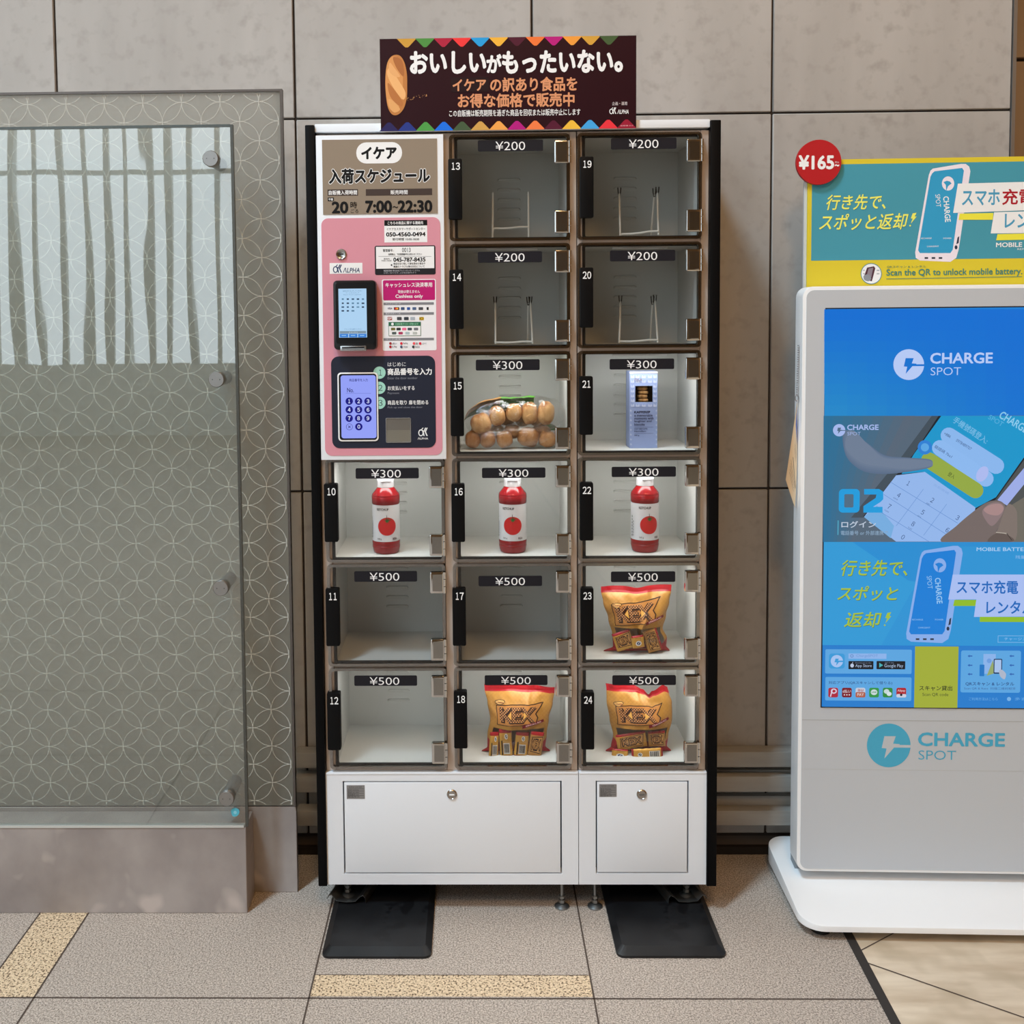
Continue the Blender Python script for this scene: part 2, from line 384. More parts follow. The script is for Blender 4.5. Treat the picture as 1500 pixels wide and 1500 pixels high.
J = [jx(113, 1347, 40, 1496), jx(470, 1400, 441, 1499), jx(845, 1302, 872, 1499)]
xs = [(p.x+q.x)/2 for p, q in J]; wj = .004
xl = fl(53, 1347).x; xl = (fl(53, 1347).x+fl(0, 1417).x)/2
ys0, ys1 = fl(660, 1428.5).y, fl(660, 1460).y
fpoly(b, [(xs[1], ys1), (xs[2], ys1), (xs[2], ys0), (xs[1], ys0)], yellow, .0004)
fpoly(b, [(xl, YJ), (xs[0], YJ), (xs[0], .2), (xl, .2)], yellow, .0004)
for x in (xs[1], xs[2]): strip(b, (x, Y0), (x, .3), wj, joint, .0008)
strip(b, (xs[0], Y0), (xs[0], .2), wj, joint, .0008); strip(b, (xl, YJ), (xl, .2), wj, joint, .0008)
strip(b, (X0, YJ), (ex(YJ), YJ), wj, joint, .0008); strip(b, (xs[1], ys0), (xs[2], ys0), .002, joint, .0007)
for k in range(1, 6): strip(b, (X0, YJ-.62*k), (ex(YJ-.62*k), YJ-.62*k), wj, joint, .0008)
p, q = fl(1268, 1410), fl(1500, 1491); strip(b, p, q+(q-p)*3, wj, joint, .0008)
p, q = fl(1260, 1393), fl(1300, 1372); strip(b, p, q+(q-p)*6, .003, joint, .0008)
tag(b.build('floor'), kind='structure')

# the rest of the concourse: plain walls, ceiling and the glazed front facing the stone wall
plain = mat((140, 100, 60), .8); CH = 9.0; FY = -11.0
b = B(); b.box(-9, 5, FY-.2, .6, CH, CH+.1, mat((190, 172, 146), .8)); tag(b.build('ceiling'), kind='structure')
b = B(); b.box(5, 5.1, FY-.2, .6, 0, CH, plain); tag(b.build('wall_right'), kind='structure')
b = B(); b.box(-9.1, -9, FY-.2, .6, 0, CH, plain); tag(b.build('wall_left'), kind='structure')
b = B(); xo = -2.35
b.box(xo, 5, FY-.2, FY, 0, CH, mat((96, 70, 42), .8)); b.box(-9, xo, FY-.2, FY, 0, .95, mat((186, 190, 188), .8)); b.box(-9, xo, FY-.2, FY, 5.8, CH, plain)
tag(b.build('wall_front'), kind='structure')
b = B(); finm = mat((150, 154, 152), .5); k = 0; x = -8.9
while x < xo: b.box(x, x+.075, FY-.03, FY+.03, .95, 5.8, finm); x += .29
b.box(-9, xo, FY-.10, FY-.04, 3.45, 3.51, finm)
tag(b.build('window_1'), kind='structure')

# ================================================================ glass wall panels at the left
PB = Plane((0, .095, 0))
steel = noisy('brushed_steel_base', (122, 114, 111), (146, 138, 134), 7, .42, (1, 1, .8), (0, 0, 0), 6, 0, None, .35, .7, .5, c3=(166, 156, 150), s3=9, t3=(.62, .72))
edgem = mat((84, 78, 74), .4, .5)
zt = ZZ(205, 133.5, .095); zb = ZZ(430, 1180, .095); xr = (XX(413, 140, .095)+XX(434, 1180, .095)+XX(436, 1290, .095))/3
r = root('etched_glass_panel', 'grey glass wall panel with interlocking white ring pattern, just left of the vending locker', 'glass panel', (xr-.4, .19, 0))
panelm = noisy('grey_frosted_glass', (140, 138, 127), (145, 143, 132), 2, .25, spec=.9)
_n, _l = panelm.node_tree.nodes, panelm.node_tree.links; _t = _n.new('ShaderNodeBsdfTranslucent'); _t.inputs[0].default_value = (.82, .81, .77, 1); _x = _n.new('ShaderNodeMixShader'); _x.inputs[0].default_value = .70
_l.new(_n['Principled BSDF'].outputs[0], _x.inputs[1]); _l.new(_t.outputs[0], _x.inputs[2]); _l.new(_x.outputs[0], _n['Material Output'].inputs[0])
ringm = mat((162, 160, 152), .6, spec=0)
b = B(); XL = -2.6
b.add([(XL, .095, zb), (xr-.004, .095, zb), (xr-.004, .095, zt-.004), (XL, .095, zt-.004)], [(0, 1, 2, 3)], panelm)
b2 = b; R = .0486; pr = Print(b, PB, .0004, 2e-6)
ax, az = PB.uv(98.5, 1066.5); w = .0009; N = 28
for i in range(-40, 60):
    for j in range(-60, 60):
        if (i+j) % 2: continue
        cx, cz = ax+i*R+R, az+j*R          # meeting points lie one radius left and right of each centre
        if cx < -1.45 or cx > xr+R or cz < zb-R or cz > zt+R: continue
        vs = []; fs = []
        for q in range(N): vs += [(cx+(R-w)*math.cos(2*pi*q/N), cz+(R-w)*math.sin(2*pi*q/N)), (cx+(R+w)*math.cos(2*pi*q/N), cz+(R+w)*math.sin(2*pi*q/N))]
        for q in range(N):
            m_ = (cx+R*math.cos(2*pi*(q+.5)/N), cz+R*math.sin(2*pi*(q+.5)/N))
            if m_[0] < xr-.009 and zb+.004 < m_[1] < zt-.010: fs.append((2*q, 2*q+1, 2*((q+1) % N)+1, 2*((q+1) % N)))
        if fs: pr.raw(vs, fs, ringm)
b.build('glass_sheet', r)
b = B(); b.box(xr-.006, xr, .090, .108, zb, zt, edgem); b.box(XL, xr-.006, .090, .108, zt-.006, zt, edgem); b.build('edge_frame', r)
b = B(); b.box(XL, xr, .096, .112, 0, zb-.004, steel, .001, 1); b.box(XL, xr-.003, .098, .11, zb-.004, zb, mat((50, 46, 44), .6)); b.build('base', r)
# the sheet of clear glass standing off it
zt2 = ZZ(170, 188, 0); zb2 = ZZ(180, 1210.5, 0); xr2 = (XX(341.5, 190)+XX(356.5, 1200))/2; xb2 = XX(361.3, 1280)
r = root('clear_glass_screen', 'large clear glass sheet on four metal studs above a scuffed steel plinth, far left', 'glass panel', (xr2-.4, .04, 0))
glassm = clear('clear_glass', .14, .5, (.90, .95, .93), .012, ((3.0, 1, .5), 1.6, .09, 2), .0105)
b = B(); gy = .0
b.add([(XL, gy, zb2), (xr2, gy, zb2), (xr2, gy, zt2), (XL, gy, zt2)], [(0, 1, 2, 3)], glassm)
b.box(xr2-.0005, xr2+.006, gy-.003, gy+.008, zb2, zt2+.005, mat((70, 70, 66), .25, .3)); b.box(XL, xr2, gy-.003, gy+.008, zt2, zt2+.006, mat((70, 74, 72), .25, .3))
b.build('glass_sheet', r)
b = B(); b.box(XL, xb2, .0, .087, 0, zb2-.003, steel, .0015, 1); b.box(XL, xb2-.004, -.002, .012, zb2-.003, zb2+.003, mat((190, 192, 190), .3, .7)); b.build('plinth', r)
studm = mat((130, 128, 126), .38, .85)
for px, py in ((308, 232), (316.5, 556), (323, 862), (331.5, 1170.5)):
    c = at(px, py, -.012); b = B(); b.lathe((c.x, .0885, c.z), [(.0165, 0), (.0165, .0865), (.0195, .0885), (.0195, .0985), (.018, .1005), (0, .1005)], studm, 28, 'Y')
    for sx in (-.009, .009): b.lathe((c.x+sx, -.0118, c.z), [(.0022, 0), (0, .0005)], mat(BLACK, .5), 10, 'Y')
    b.build('stud', r)
b = B(); p = Print(b, FRONT, .004); p.smoothpoly([(339, 1186), (344, 1182.5), (350, 1184.5), (351, 1190), (347, 1194.5), (341, 1194)], (72, 150, 168)); p.ell(345, 1189, 2.4, (120, 175, 188)); b.build('sticker', r, label='small blue round sticker')

# ================================================================ vending locker
LOC = root('vending_locker', 'tall white food vending locker with fifteen clear numbered doors and black side panels', 'vending machine', (.1, .13, 0))
ZB, ZT = ZZ(750, 1295), ZZ(750, 192.5)
BY = .272
xa, xb_ = (XX(447, 184)+XX(467, 1295))/2, (XX(1055, 175)+XX(1049, 1297))/2
xia, xib = (XX(461, 200)+XX(480, 1290))/2, (XX(1040, 200)+XX(1034, 1290))/2
whitem = mat((200, 203, 208), .38, spec=.45); blackm = mat((4, 4, 5), .5, spec=.1); facem = mat((172, 158, 147), .35, .35)
OPX = [(-.344, -.076), (-.032, .234), (.277, .551)]
TOPZ = [1.933-.2618*i for i in range(6)]; BOTZ = [1.694-.2622*i for i in range(6)]
zcap = ZZ(750, 178)
for x0, x1 in ((xa, xia), (xib, xb_)):
    b = B(); b.box(x0, x1, -.008, BY, ZB-.002, ZZ(750, 180), blackm, .003); b.build('side_panel', LOC)
b = B(); b.box(xia, xib, .0, BY, ZT+.004, zcap, whitem, .002); b.build('top_cap', LOC)
# face frame between the doors, gaskets and outer shell
b = B(); FY0, FY1 = .010, .030; zlow = ZZ(750, 1131)
cols = [xia, OPX[0][0]-.006, OPX[0][1]+.006, OPX[1][0]-.006, OPX[1][1]+.006, OPX[2][0]-.006, OPX[2][1]+.006, xib]
XS = (XX(845, 195)+XX(848, 1295))/2
for i in (0, 2, 4, 6):
    x0, x1 = cols[i], cols[i+1]
    if i == 4: b.box(x0, XS-.001, FY0, FY1, zlow, ZT, facem, .0015, 1); b.box(XS+.001, x1, FY0, FY1, zlow, ZT, facem, .0015, 1); b.box(XS-.002, XS+.002, FY0+.004, FY1, zlow, ZT, blackm)
    else: b.box(x0, x1, FY0, FY1, zlow, ZT, facem, .0015, 1)
railz = [(TOPZ[0]+.006, ZT)] + [(TOPZ[i+1]+.006, BOTZ[i]-.006) for i in range(5)] + [(zlow, BOTZ[5]-.006)]
for c in range(3):
    for z0, z1 in railz: b.box(OPX[c][0]-.006, OPX[c][1]+.006, FY0+.001, FY1, z0, z1, facem, .0015, 1)
b.box(xia, xib, BY-.004, BY, ZB, ZT, mat((120, 120, 120), .6)); b.box(xia, xib, .05, BY, zlow-.006, zlow-.001, blackm)
b.build('face_frame', LOC)

linerm = mat((170, 171, 168), .5, spec=.2); gask = mat((30, 28, 27), .7, spec=.2)
panem = clear('clear_acrylic', .022, .55, (.93, .93, .925), .012)
rimm = clear('acrylic_edge', .30, .55, (.62, .60, .58), .10, glosscol=(.75, .74, .73))
chrome = mat((205, 203, 200), .10, 1, raw=True); mirror = mat((150, 148, 144), .22, 1, raw=True); darkmetal = mat((60, 58, 56), .3, .8, raw=True)
ledm = mat((236, 238, 236), .4)
NUM = {(0, 3): 10, (0, 4): 11, (0, 5): 12}
for i in range(6): NUM[(1, i)] = 13+i; NUM[(2, i)] = 19+i
TAGS = {13: (700, 205, 795.5, 221.5), 19: (895, 202, 991, 218.5), 14: (700, 368.5, 794, 384.5), 20: (893.5, 366.5, 989, 382.5), 15: (697, 526.5, 790.5, 542.5), 21: (893, 525.5, 987.5, 541),
        16: (706, 685, 799, 700), 22: (896, 683.5, 990, 698.5), 10: (521, 685.5, 613.5, 701), 17: (701, 843.5, 794, 858.5), 11: (519, 836.5, 611, 852), 23: (895, 837, 989, 852.5),
        18: (710, 989, 802, 1003.5), 24: (897, 989, 990, 1003.5), 12: (519, 989.5, 611, 1004.5)}
PLATE = {13: (657, 233, 677, 322), 14: (658.5, 395, 679, 482), 15: (660, 553.5, 679.5, 638.5), 16: (661.5, 708, 681, 793), 17: (663, 860.5, 682.5, 944.5), 18: (665, 1011, 684.5, 1094.5),
         19: (849, 230, 869, 319.5), 20: (849, 392, 868.5, 480), 21: (848.5, 551, 868, 636.5), 22: (849, 706, 868.5, 791), 23: (850, 860, 869, 944.5), 24: (851, 1012, 870, 1096),
         10: (475.6, 708, 495.5, 793), 11: (478, 861, 497.8, 945), 12: (480, 1013, 499.5, 1097)}
PRICE = {13: 200, 14: 200, 19: 200, 20: 200, 15: 300, 21: 300, 10: 300, 16: 300, 22: 300}
LIT = {15, 21, 10, 16, 22, 18, 23, 24, 12}
tagm = (20, 19, 25); CELL = {}
for (c, i), n in sorted(NUM.items(), key=lambda q: q[1]):
    x0, x1 = OPX[c]; z0, z1 = BOTZ[i], TOPZ[i]; CELL[n] = (x0, x1, z0, z1); D = BY-.012
    # compartment liner with pressed louvres in its back
    b = B(); e = .0015
    b.add([(x0-e, .016, z0-e), (x1+e, .016, z0-e), (x1+e, .016, z1+e), (x0-e, .016, z1+e), (x0-e, D, z0-e), (x1+e, D, z0-e), (x1+e, D, z1+e), (x0-e, D, z1+e)],
          [(4, 5, 6, 7), (0, 1, 5, 4), (2, 3, 7, 6), (3, 0, 4, 7), (1, 2, 6, 5)], linerm)
    lx = x0+.135; PBk = Plane((0, D, 0))
    for k in range(5):
        zc = z1-.068-.0262*k
        pts = rr(lx-.031, zc-.006, lx+.031, zc+.006, .0059, 4)
        # scoop: lower edge on the sheet, upper edge standing proud
        vs = [PBk.pt(u, v, .0002) for u, v in pts]+[PBk.pt(lx+(u-lx)*.93, zc+(v-zc)*.7+.0008, .0045 if v > zc else .0008) for u, v in pts]; q = len(pts)
        b.add(vs, [(k_, (k_+1) % q, q+(k_+1) % q, q+k_) for k_ in range(q)]+[tuple(range(q, 2*q))], linerm)
    comp = b.build('compartment', LOC)
    b = B(); b.box(x0+.07, x1-.07, .028, .040, z1-.006, z1-.0006, ledm, .001); b.build('lamp_strip', comp)
    if n in LIT:
        l = area('lamp_light', ((x0+x1)/2, .036, z1-.008), ((x0+x1)/2, .10, z0), x1-x0-.08, .030, .46 if n != 12 else .2, (1, 1, .97))
        l.parent = comp; l.location = Vector(l.location)-_rootm[comp].translation
    # door: clear pane with a thick moulded edge
    dz0, dz1 = z0-.008, z1+.008; dx0, dx1 = x0-.019, x1+.006
    b = B(); b.uvslab(FRONT, dx0+.004, dz0+.004, dx1-.004, dz1-.004, -.001, -.0005, panem)
    b.v = b.v[:]
    outer = rr(dx0, dz0, dx1, dz1, .010); inner = rr(dx0+.0075, dz0+.0065, dx1-.0075, dz1-.0065, .006)
    b.ring(FRONT, outer, inner, -.008, .004, rimm)
    go = rr(x0-.0055, z0-.0055, x1+.0055, z1+.0055, .004); gi = rr(x0+.001, z0+.001, x1-.001, z1-.001, .003); b.ring(FRONT, go, gi, -.016, -.0085, gask)
    door = b.build('door', LOC)
    # number plate (the latch side)
    b = B(); q = FRONT.rect(*PLATE[n]); b.uvslab(FRONT, *q, -.0085, .0095, mat((5, 5, 6), .5, spec=.15), .002, .004)
    pr = Print(b, FRONT, .0097, mk=lambda c: mat(c, .5)); a = PLATE[n]; digits(pr, str(n), a[0]+3.6, a[1]+6.2, a[2]-2.8, a[1]+16.4, WHITE); b.build('number_plate', door)
    # price tag stuck on the pane
    b = B(); a = TAGS[n]; q = FRONT.rect(*a); b.uvslab(FRONT, *q, -.0004, .0008, mat(tagm, .5), 0, .0035)
    pr = Print(b, FRONT, .0009); cx = (a[0]+a[2])/2+ (.5 if c else -1)
    pr.text('¥%d' % PRICE.get(n, 500), cx-22.5, a[1]+2.2, cx+21, a[3]-1.4, WHITE, -.004); b.build('price_tag', door)
    # chrome hinges
    for hz in (z1-.010-.054, z0+.008):
        h0, h1 = x1-.032, x1+.008; b = B()
        b.uvslab(FRONT, h0, hz, h1-.0055, hz+.054, -.0005, .011, chrome, .0035, .004)
        b.uvslab(FRONT, h0+.0065, hz+.006, h1-.009, hz+.048, .0108, .0114, mirror)
        for k in range(3): b.tube([(h1-.0035, -.0085, hz+.001+.018*k), (h1-.0035, -.0085, hz+.0175+.018*k)], .0042, chrome, 12)
        b.build('hinge', door)

# lower service panels
for k, (x0p, x1p, r0, tg, lk) in enumerate(((xia, XS-.0008, (503, 1143.5, 823, 1279.5), (508, 1149.5, 534.5, 1169.5), (662, 1163.5)), (XS+.0008, xib, (872.5, 1143, 1008.5, 1279), (877.5, 1148, 903, 1166.5), (940, 1163.5)))):
    b = B(); ra = FRONT.rect(*r0)
    pts_o = [(x0p, ZB), (x1p, ZB), (x1p, zlow), (x0p, zlow)]; pts_i = [(ra[0], ra[1]), (ra[2], ra[1]), (ra[2], ra[3]), (ra[0], ra[3])]
    b.ring(FRONT, pts_o, pts_i, -.03, .002, whitem); b.box(x0p, x1p, .05, BY, ZB, ZB+.004, blackm); b.box(x0p+.001, x1p-.001, -.0035, .01, zlow-.0045, zlow+.0005, whitem, .0015)
    b.uvslab(FRONT, ra[0]-.002, ra[1]-.002, ra[2]+.002, ra[3]+.002, -.05, -.028, mat((10, 10, 10), .8))
    pan = b.build('service_panel', LOC)
    b = B(); w = .0038; b.uvslab(FRONT, ra[0]+w, ra[1]+w, ra[2]-w, ra[3]-w, -.018, .0025, whitem, .001); dr = b.build('service_door', pan)
    c = at(*lk, -.003); b = B()
    b.lathe((c.x, -.0025, c.z), [(.0128, 0), (.0128, .002), (.0105, .004), (.0098, .0032), (0, .0032)], mat((175, 172, 168), .22, 1, raw=True), 28, 'Y')
    b.box(c.x-.0065, c.x+.0065, -.0068, -.0055, c.z-.0018, c.z+.0018, mat((90, 86, 82), .4) if k else mat((235, 230, 222), .3), .0006)
    b.build('lock', pan)
    b = B(); b.slab(FRONT, *tg, .0025, .003, mat((128, 127, 127), .35, .5)); pr = Print(b, FRONT, .0031)
    tx, ty = tg[0], tg[1]; w_ = tg[2]-tg[0]
    pr.text('ALPHA LOCKER', tx+3, ty+1.6, tx+w_-4, ty+3.8, (60, 60, 62))
    for j in range(4): pr.line(tx+1.5, ty+5.2+j*3.3, tx+w_-1.5, ty+5.2+j*3.3, .4, (62, 62, 64)); pr.text(('型式 MODEL', '電源 AC100V', '製造番号 NO.', '製造年月')[j], tx+2, ty+5.9+j*3.3, tx+w_*.7, ty+8.2+j*3.3, (60, 60, 62))
    b.build('rating_plate', pan)
# threaded feet
zinc = mat((150, 152, 152), .32, .9, raw=True)
for px, yy, zf in ((509.5, .045, .02), (823, .03, 0), (871.5, .03, 0), (1005.5, .045, .02), (560, .23, .02), (823, .24, 0), (871.5, .24, 0), (985, .23, .02)):
    x = XX(px, 1310, yy); b = B(); b.tube([(x, yy, zf+.008), (x, yy, ZB+.004)], .0042, zinc, 12)
    b.lathe((x, yy, zf), [(.019, 0), (.019, .003), (.013, .007), (.006, .010)], zinc, 24); b.lathe((x, yy, zf+.012), [(.0085, 0), (.0085, .008)], zinc, 6); b.lathe((x, yy, zf+.024), [(.0085, 0), (.0085, .006)], zinc, 6)
    b.build('foot', LOC)

# ================================================================ control panel of the locker
CP = Plane((0, -.010, 0)); b = B()
u0, v0, u1, v1 = (XX(462.5, 200)+XX(472, 670))/2, ZZ(558, 672.5), (XX(649.5, 200)+XX(654, 670))/2, ZZ(556, 198.5)
b.uvslab(CP, u0, v0, u1, v1, -.02, 0, whitem, .002); ctrl = b.build('control_panel', LOC)
TAUPE = (124, 111, 96); DK = (58, 47, 43); INK = (10, 9, 10); PALE = (222, 223, 230)
b = B(); b.slab(CP, 472.5, 204, 640.5, 313.5, 0, .0015, mat(TAUPE, .5)); p = Print(b, CP, .0016)
p.rect(522, 208.5, 589, 239.5, PALE, 14.6); p.text('イケア', 530, 216, 580.5, 232.5, INK, .05)
p.text('入荷スケジュール', 482.5, 247.5, 629, 268, INK, .045, out=.045, outc=(225, 222, 220))
p.rect(480, 277.5, 524.5, 286.8, DK); p.text('自販機入荷時間', 481.8, 279, 523, 285.4, WHITE, .02)
p.rect(536, 276.7, 633, 286.3, DK); p.text('販売時間', 572.3, 278.6, 597, 284.8, WHITE, .015)
p.rect(480.3, 289.5, 489.3, 294.8, INK); p.text('午後', 481.6, 290.4, 488, 294, WHITE, .02)
p.text('20', 487, 296, 509.5, 312, INK, .04); p.text('時', 513.5, 295.6, 523, 305, INK, .01); p.text('ごろ', 514, 306.3, 525, 312, INK)
p.text('7:00', 536, 294.6, 573.5, 311, INK, .04); p.text('~', 575.5, 302, 583, 305, INK); p.text('22:30', 583.5, 294.2, 632.5, 310.6, INK, .04)
b.build('schedule_sign', ctrl)
PINK = (186, 125, 137)
b = B(); q = CP.rect(473.5, 319, 646.5, 667); uvp = rr(q[0], q[1], q[2], q[3], .017); b.prism(CP, uvp, 0, .0012, mat(PINK, .5)); b.build('pink_plate', ctrl, label='pink rounded plate')
b = B(); b.slab(CP, 563, 322.5, 625.8, 355, .0012, .0016, mat((228, 228, 233), .5)); p = Print(b, CP, .0017)
p.rect(563, 322.5, 625.8, 330.6, INK); p.text('こちらの商品に関する連絡先', 568, 324.2, 620, 328.8, WHITE, .02)
p.text('イケアカスタマーサポートセンター', 566.5, 333.4, 623, 337.4, INK, .01); p.text('050-4560-0494', 566, 340.4, 623, 346.2, INK, .035); p.text('受付時間 10:00-18:00', 575, 348.6, 614, 352.4, INK, .01)
b.build('contact_sticker', ctrl)
b = B(); b.slab(CP, 549.2, 359.8, 638, 402.4, .0012, .0018, mat((30, 29, 32), .4), 0, .004); p = Print(b, CP, .0019); SG = (208, 210, 217)
p.rect(551, 361.3, 636, 393.3, SG); p.rect(585, 361.6, 611, 369.6, (218, 219, 225), 1.5); p.text('管理番号 :', 561, 365, 577, 369, INK, .02); p.text('0013', 589, 363, 601.5, 369.4, INK, .005)
p.text('故障等は、下記管理番号をお知らせください', 569, 371, 618, 374, INK, .02); p.line(554.5, 375.7, 632, 375.7, .4, (90, 90, 95))
p.text('045-787-8435', 576.5, 377.4, 623, 383.2, INK, .035); p.text('連絡先', 562, 378, 571, 380.4, INK); p.text('9:00-18:00', 559, 380.9, 573.5, 383, INK)
p.text('商品を取り残して扉を閉めた場合や', 576.5, 384.6, 623, 387.8, INK, .01); p.text('機器のトラブル等の対応について', 576.5, 388.8, 622, 392, INK, .01); p.poly([(572, 388.3), (574.6, 386.6), (574.6, 390)], INK)
p.text('機器管理者 株式会社アルファロッカーシステム', 562, 395, 615, 397.8, (170, 170, 175)); p.text('お問い合わせ先 上記電話番号まで', 562, 398.6, 610, 400.8, (150, 150, 155))
b.build('notice_sticker', ctrl)
def alpha_mark(p, x0, y0, x1, y1, c):
    w, h = x1-x0, y1-y0; X = lambda a: x0+a*w; Y = lambda a: y0+a*h
    ov = [(X(.24+.24*math.cos(t)), Y(.62+.36*math.sin(t))) for t in [2*pi*i/20 for i in range(20)]]
    p.loop(ov, w*.11, c)
    p.poly([(X(.42), Y(.0)), (X(.54), Y(.0)), (X(.30), Y(.34)), (X(.18), Y(.34))], c)
    p.poly([(X(.40), Y(.30)), (X(.52), Y(.30)), (X(.66), Y(1)), (X(.52), Y(1))], c)
    p.poly([(X(.70), Y(.0)), (X(.84), Y(.0)), (X(.64), Y(.48)), (X(.52), Y(.48))], c)
    p.poly([(X(.88), Y(.0)), (X(1.0), Y(.0)), (X(.80), Y(.50)), (X(1.0), Y(1.0)), (X(.86), Y(1)), (X(.66), Y(.50))], c)
NAVY = (34, 48, 84)
b = B(); b.slab(CP, 483, 385.2, 531, 401, .0012, .0017, mat((226, 227, 232), .45)); p = Print(b, CP, .0018); alpha_mark(p, 488.5, 387.6, 501, 399.4, NAVY)
p.text('ΛLPHA', 503, 392.2, 527.5, 399.2, NAVY, .015, shear=.15); b.build('logo_sticker', ctrl)
c = at(500, 372.4, -.012); b = B(); b.lathe((c.x, -.0112, c.z), [(.0128, 0), (.0128, .003), (.0112, .0045), (.0105, .004), (0, .004)], mat((178, 176, 172), .22, 1, raw=True), 28, 'Y')
b.box(c.x-.006, c.x+.006, -.0158, -.0148, c.z-.0018, c.z+.0018, mat((40, 38, 36), .5), .0006); b.build('lock', ctrl)
# payment terminal standing proud of the plate
b = B(); b.slab(CP, 490.3, 411, 553, 512, .001, .026, mat((16, 17, 19), .3, coat=.3), .005, .010)
p = Print(b, CP, .0262, mk=lambda c: mat(c, .3)); p.rect(494, 415, 550, 503, (13, 14, 15), 4)
term = b.build('payment_terminal', ctrl)
SB = (176, 214, 246)
b = B(); b.slab(CP, 498.3, 423.3, 538.8, 494.2, .0255, .0270, glow(SB)); p = Print(b, CP, .0271, mk=glow)
g1 = (96, 128, 160); p.text('決済方法をタッチしてください', 504, 425.6, 532, 427.8, (70, 105, 140)); p.text('カードをかざして', 508.5, 428.6, 528, 430.4, g1); p.text('Please choose payment', 505, 431.4, 531, 433, g1)
rnd = random.Random(3)
for ry, cnt in ((438.5, 5), (444.5, 5), (450, 5), (455.5, 3)):
    for k in range(cnt):
        x = 504+7.3*k; w_ = rnd.uniform(1.6, 2.6); p.rect(x-w_*.7, ry-1.1, x+w_*.9, ry+1.1, rnd.choice([(60, 90, 120), (90, 130, 160), (110, 150, 180), (50, 70, 95)]))
p.text('ブランドをお選びください', 506, 481, 532, 483, (90, 130, 165)); p.rect(499.8, 484.6, 538, 488.4, (128, 150, 166)); p.text('キャンセル', 513, 485.6, 526, 487.6, (215, 225, 235))
for x in (500, 513.3, 526.4): p.rect(x, 488.8, x+12, 493.9, (54, 128, 216)); p.rect(x+2.5, 490.6, x+9, 491.8, (150, 200, 245))
b.build('touch_screen', term)
b = B(); sil = mat((190, 192, 194), .25, .9, raw=True); b.slab(CP, 501, 506, 538.5, 513.5, .018, .034, sil, .0015); b.slab(CP, 503.5, 507.6, 536, 511.8, .0335, .0342, mat((24, 25, 27), .4)); b.slab(CP, 503.5, 509.8, 536, 511.4, .0342, .0346, mat((120, 124, 128), .3)); b.build('card_slot', term, label='silver card slot')
# cashless sticker
b = B(); b.slab(CP, 560, 409, 639, 513.5, .0012, .0017, mat((206, 205, 214), .5), 0, .004); p = Print(b, CP, .0018); MG = (162, 22, 94)
p.rect(561.2, 410.2, 637.3, 439.8, MG, 2); p.text('キャッシュレス決済専用', 564.8, 413.9, 633, 420.6, WHITE, .02); p.text('現金は使えません', 583, 424.8, 615, 429.4, (240, 215, 228), .01); p.text('Cashless only', 579.5, 431.4, 619.3, 437.8, WHITE, .02)
for y, s_ in ((443, 'クレジットカード'), (457.6, '電子マネー・IC'), (495, 'コード決済')): p.rect(562, y, 635.6, y+3.7, (112, 112, 116)); p.text(s_, 565, y+.8, 587, y+2.9, (195, 195, 200))
for x, w_, cc in ((571.2, 7, None), (581, 8, (70, 38, 44)), (590, 5.4, (52, 70, 104)), (598.5, 4.6, (40, 74, 140)), (607, 5.6, (70, 88, 120)), (616.5, 6.5, (66, 66, 70)), (626.5, 3, (30, 30, 32))):
    if cc is None: p.text('VISA', 567.8, 450.4, 574.8, 453.2, (26, 34, 84), .02, shear=.2)
    else: p.rect(x-w_/2, 450, x+w_/2, 454, cc, .6)
p.ell(580, 452, 1.5, (200, 40, 44)); p.ell(582, 452, 1.5, (230, 150, 50)); p.poly([(625, 452), (628, 449.8), (628, 454.2)], (30, 30, 32))
for x, cc in ((571, (150, 70, 66)), (585, (60, 60, 64)), (595.3, (50, 54, 60)), (604.6, (150, 156, 164)), (617.5, (196, 160, 40))): p.rect(x-3.4, 464.3, x+3.4, 468.9, cc, .8)
p.text('iD', 614.6, 464.8, 620.2, 468.3, INK, .02); p.text('QP', 568, 465.2, 574, 468, (225, 220, 220), .02)
p.rect(569.3, 471.6, 616.6, 492, (40, 92, 66)); p.rect(569.9, 477.6, 616, 491.4, (208, 212, 214)); p.ell(575, 474.7, 2, (220, 230, 224)); p.text('交通系電子マネーが使えます', 579, 473, 613, 476.3, (150, 200, 170))
for x, y, cc in ((576, 482, (96, 92, 46)), (584, 482, (40, 40, 40)), (592.3, 482, (208, 96, 130)), (600.3, 482, (56, 62, 70)), (609.5, 482, (96, 98, 104)), (577.5, 488, (70, 80, 78)), (587, 488, (150, 46, 80)), (597, 488, (150, 166, 168)), (608, 488, (160, 164, 160))): p.rect(x-3.2, y-1.9, x+3.2, y+1.9, cc, 1)
for x, y, cc, s_ in ((572, 503, (140, 40, 44), 'd払い'), (588, 503, (190, 30, 50), 'PayPay'), (606.5, 503, (220, 70, 76), 'au'), (615.5, 503, (190, 40, 60), 'メルペイ'), (572, 508, (150, 20, 30), 'R Pay'), (588, 508, (70, 76, 100), 'Alipay'), (605.5, 508, (44, 46, 50), 'WeChat')):
    p.ell(x, y, 1.9, cc); p.text(s_, x+2.8, y-1.4, x+(9.4 if len(s_) > 2 else 5.4), y+1.4, (70, 60, 66), .01)
b.build('payment_sticker', ctrl)
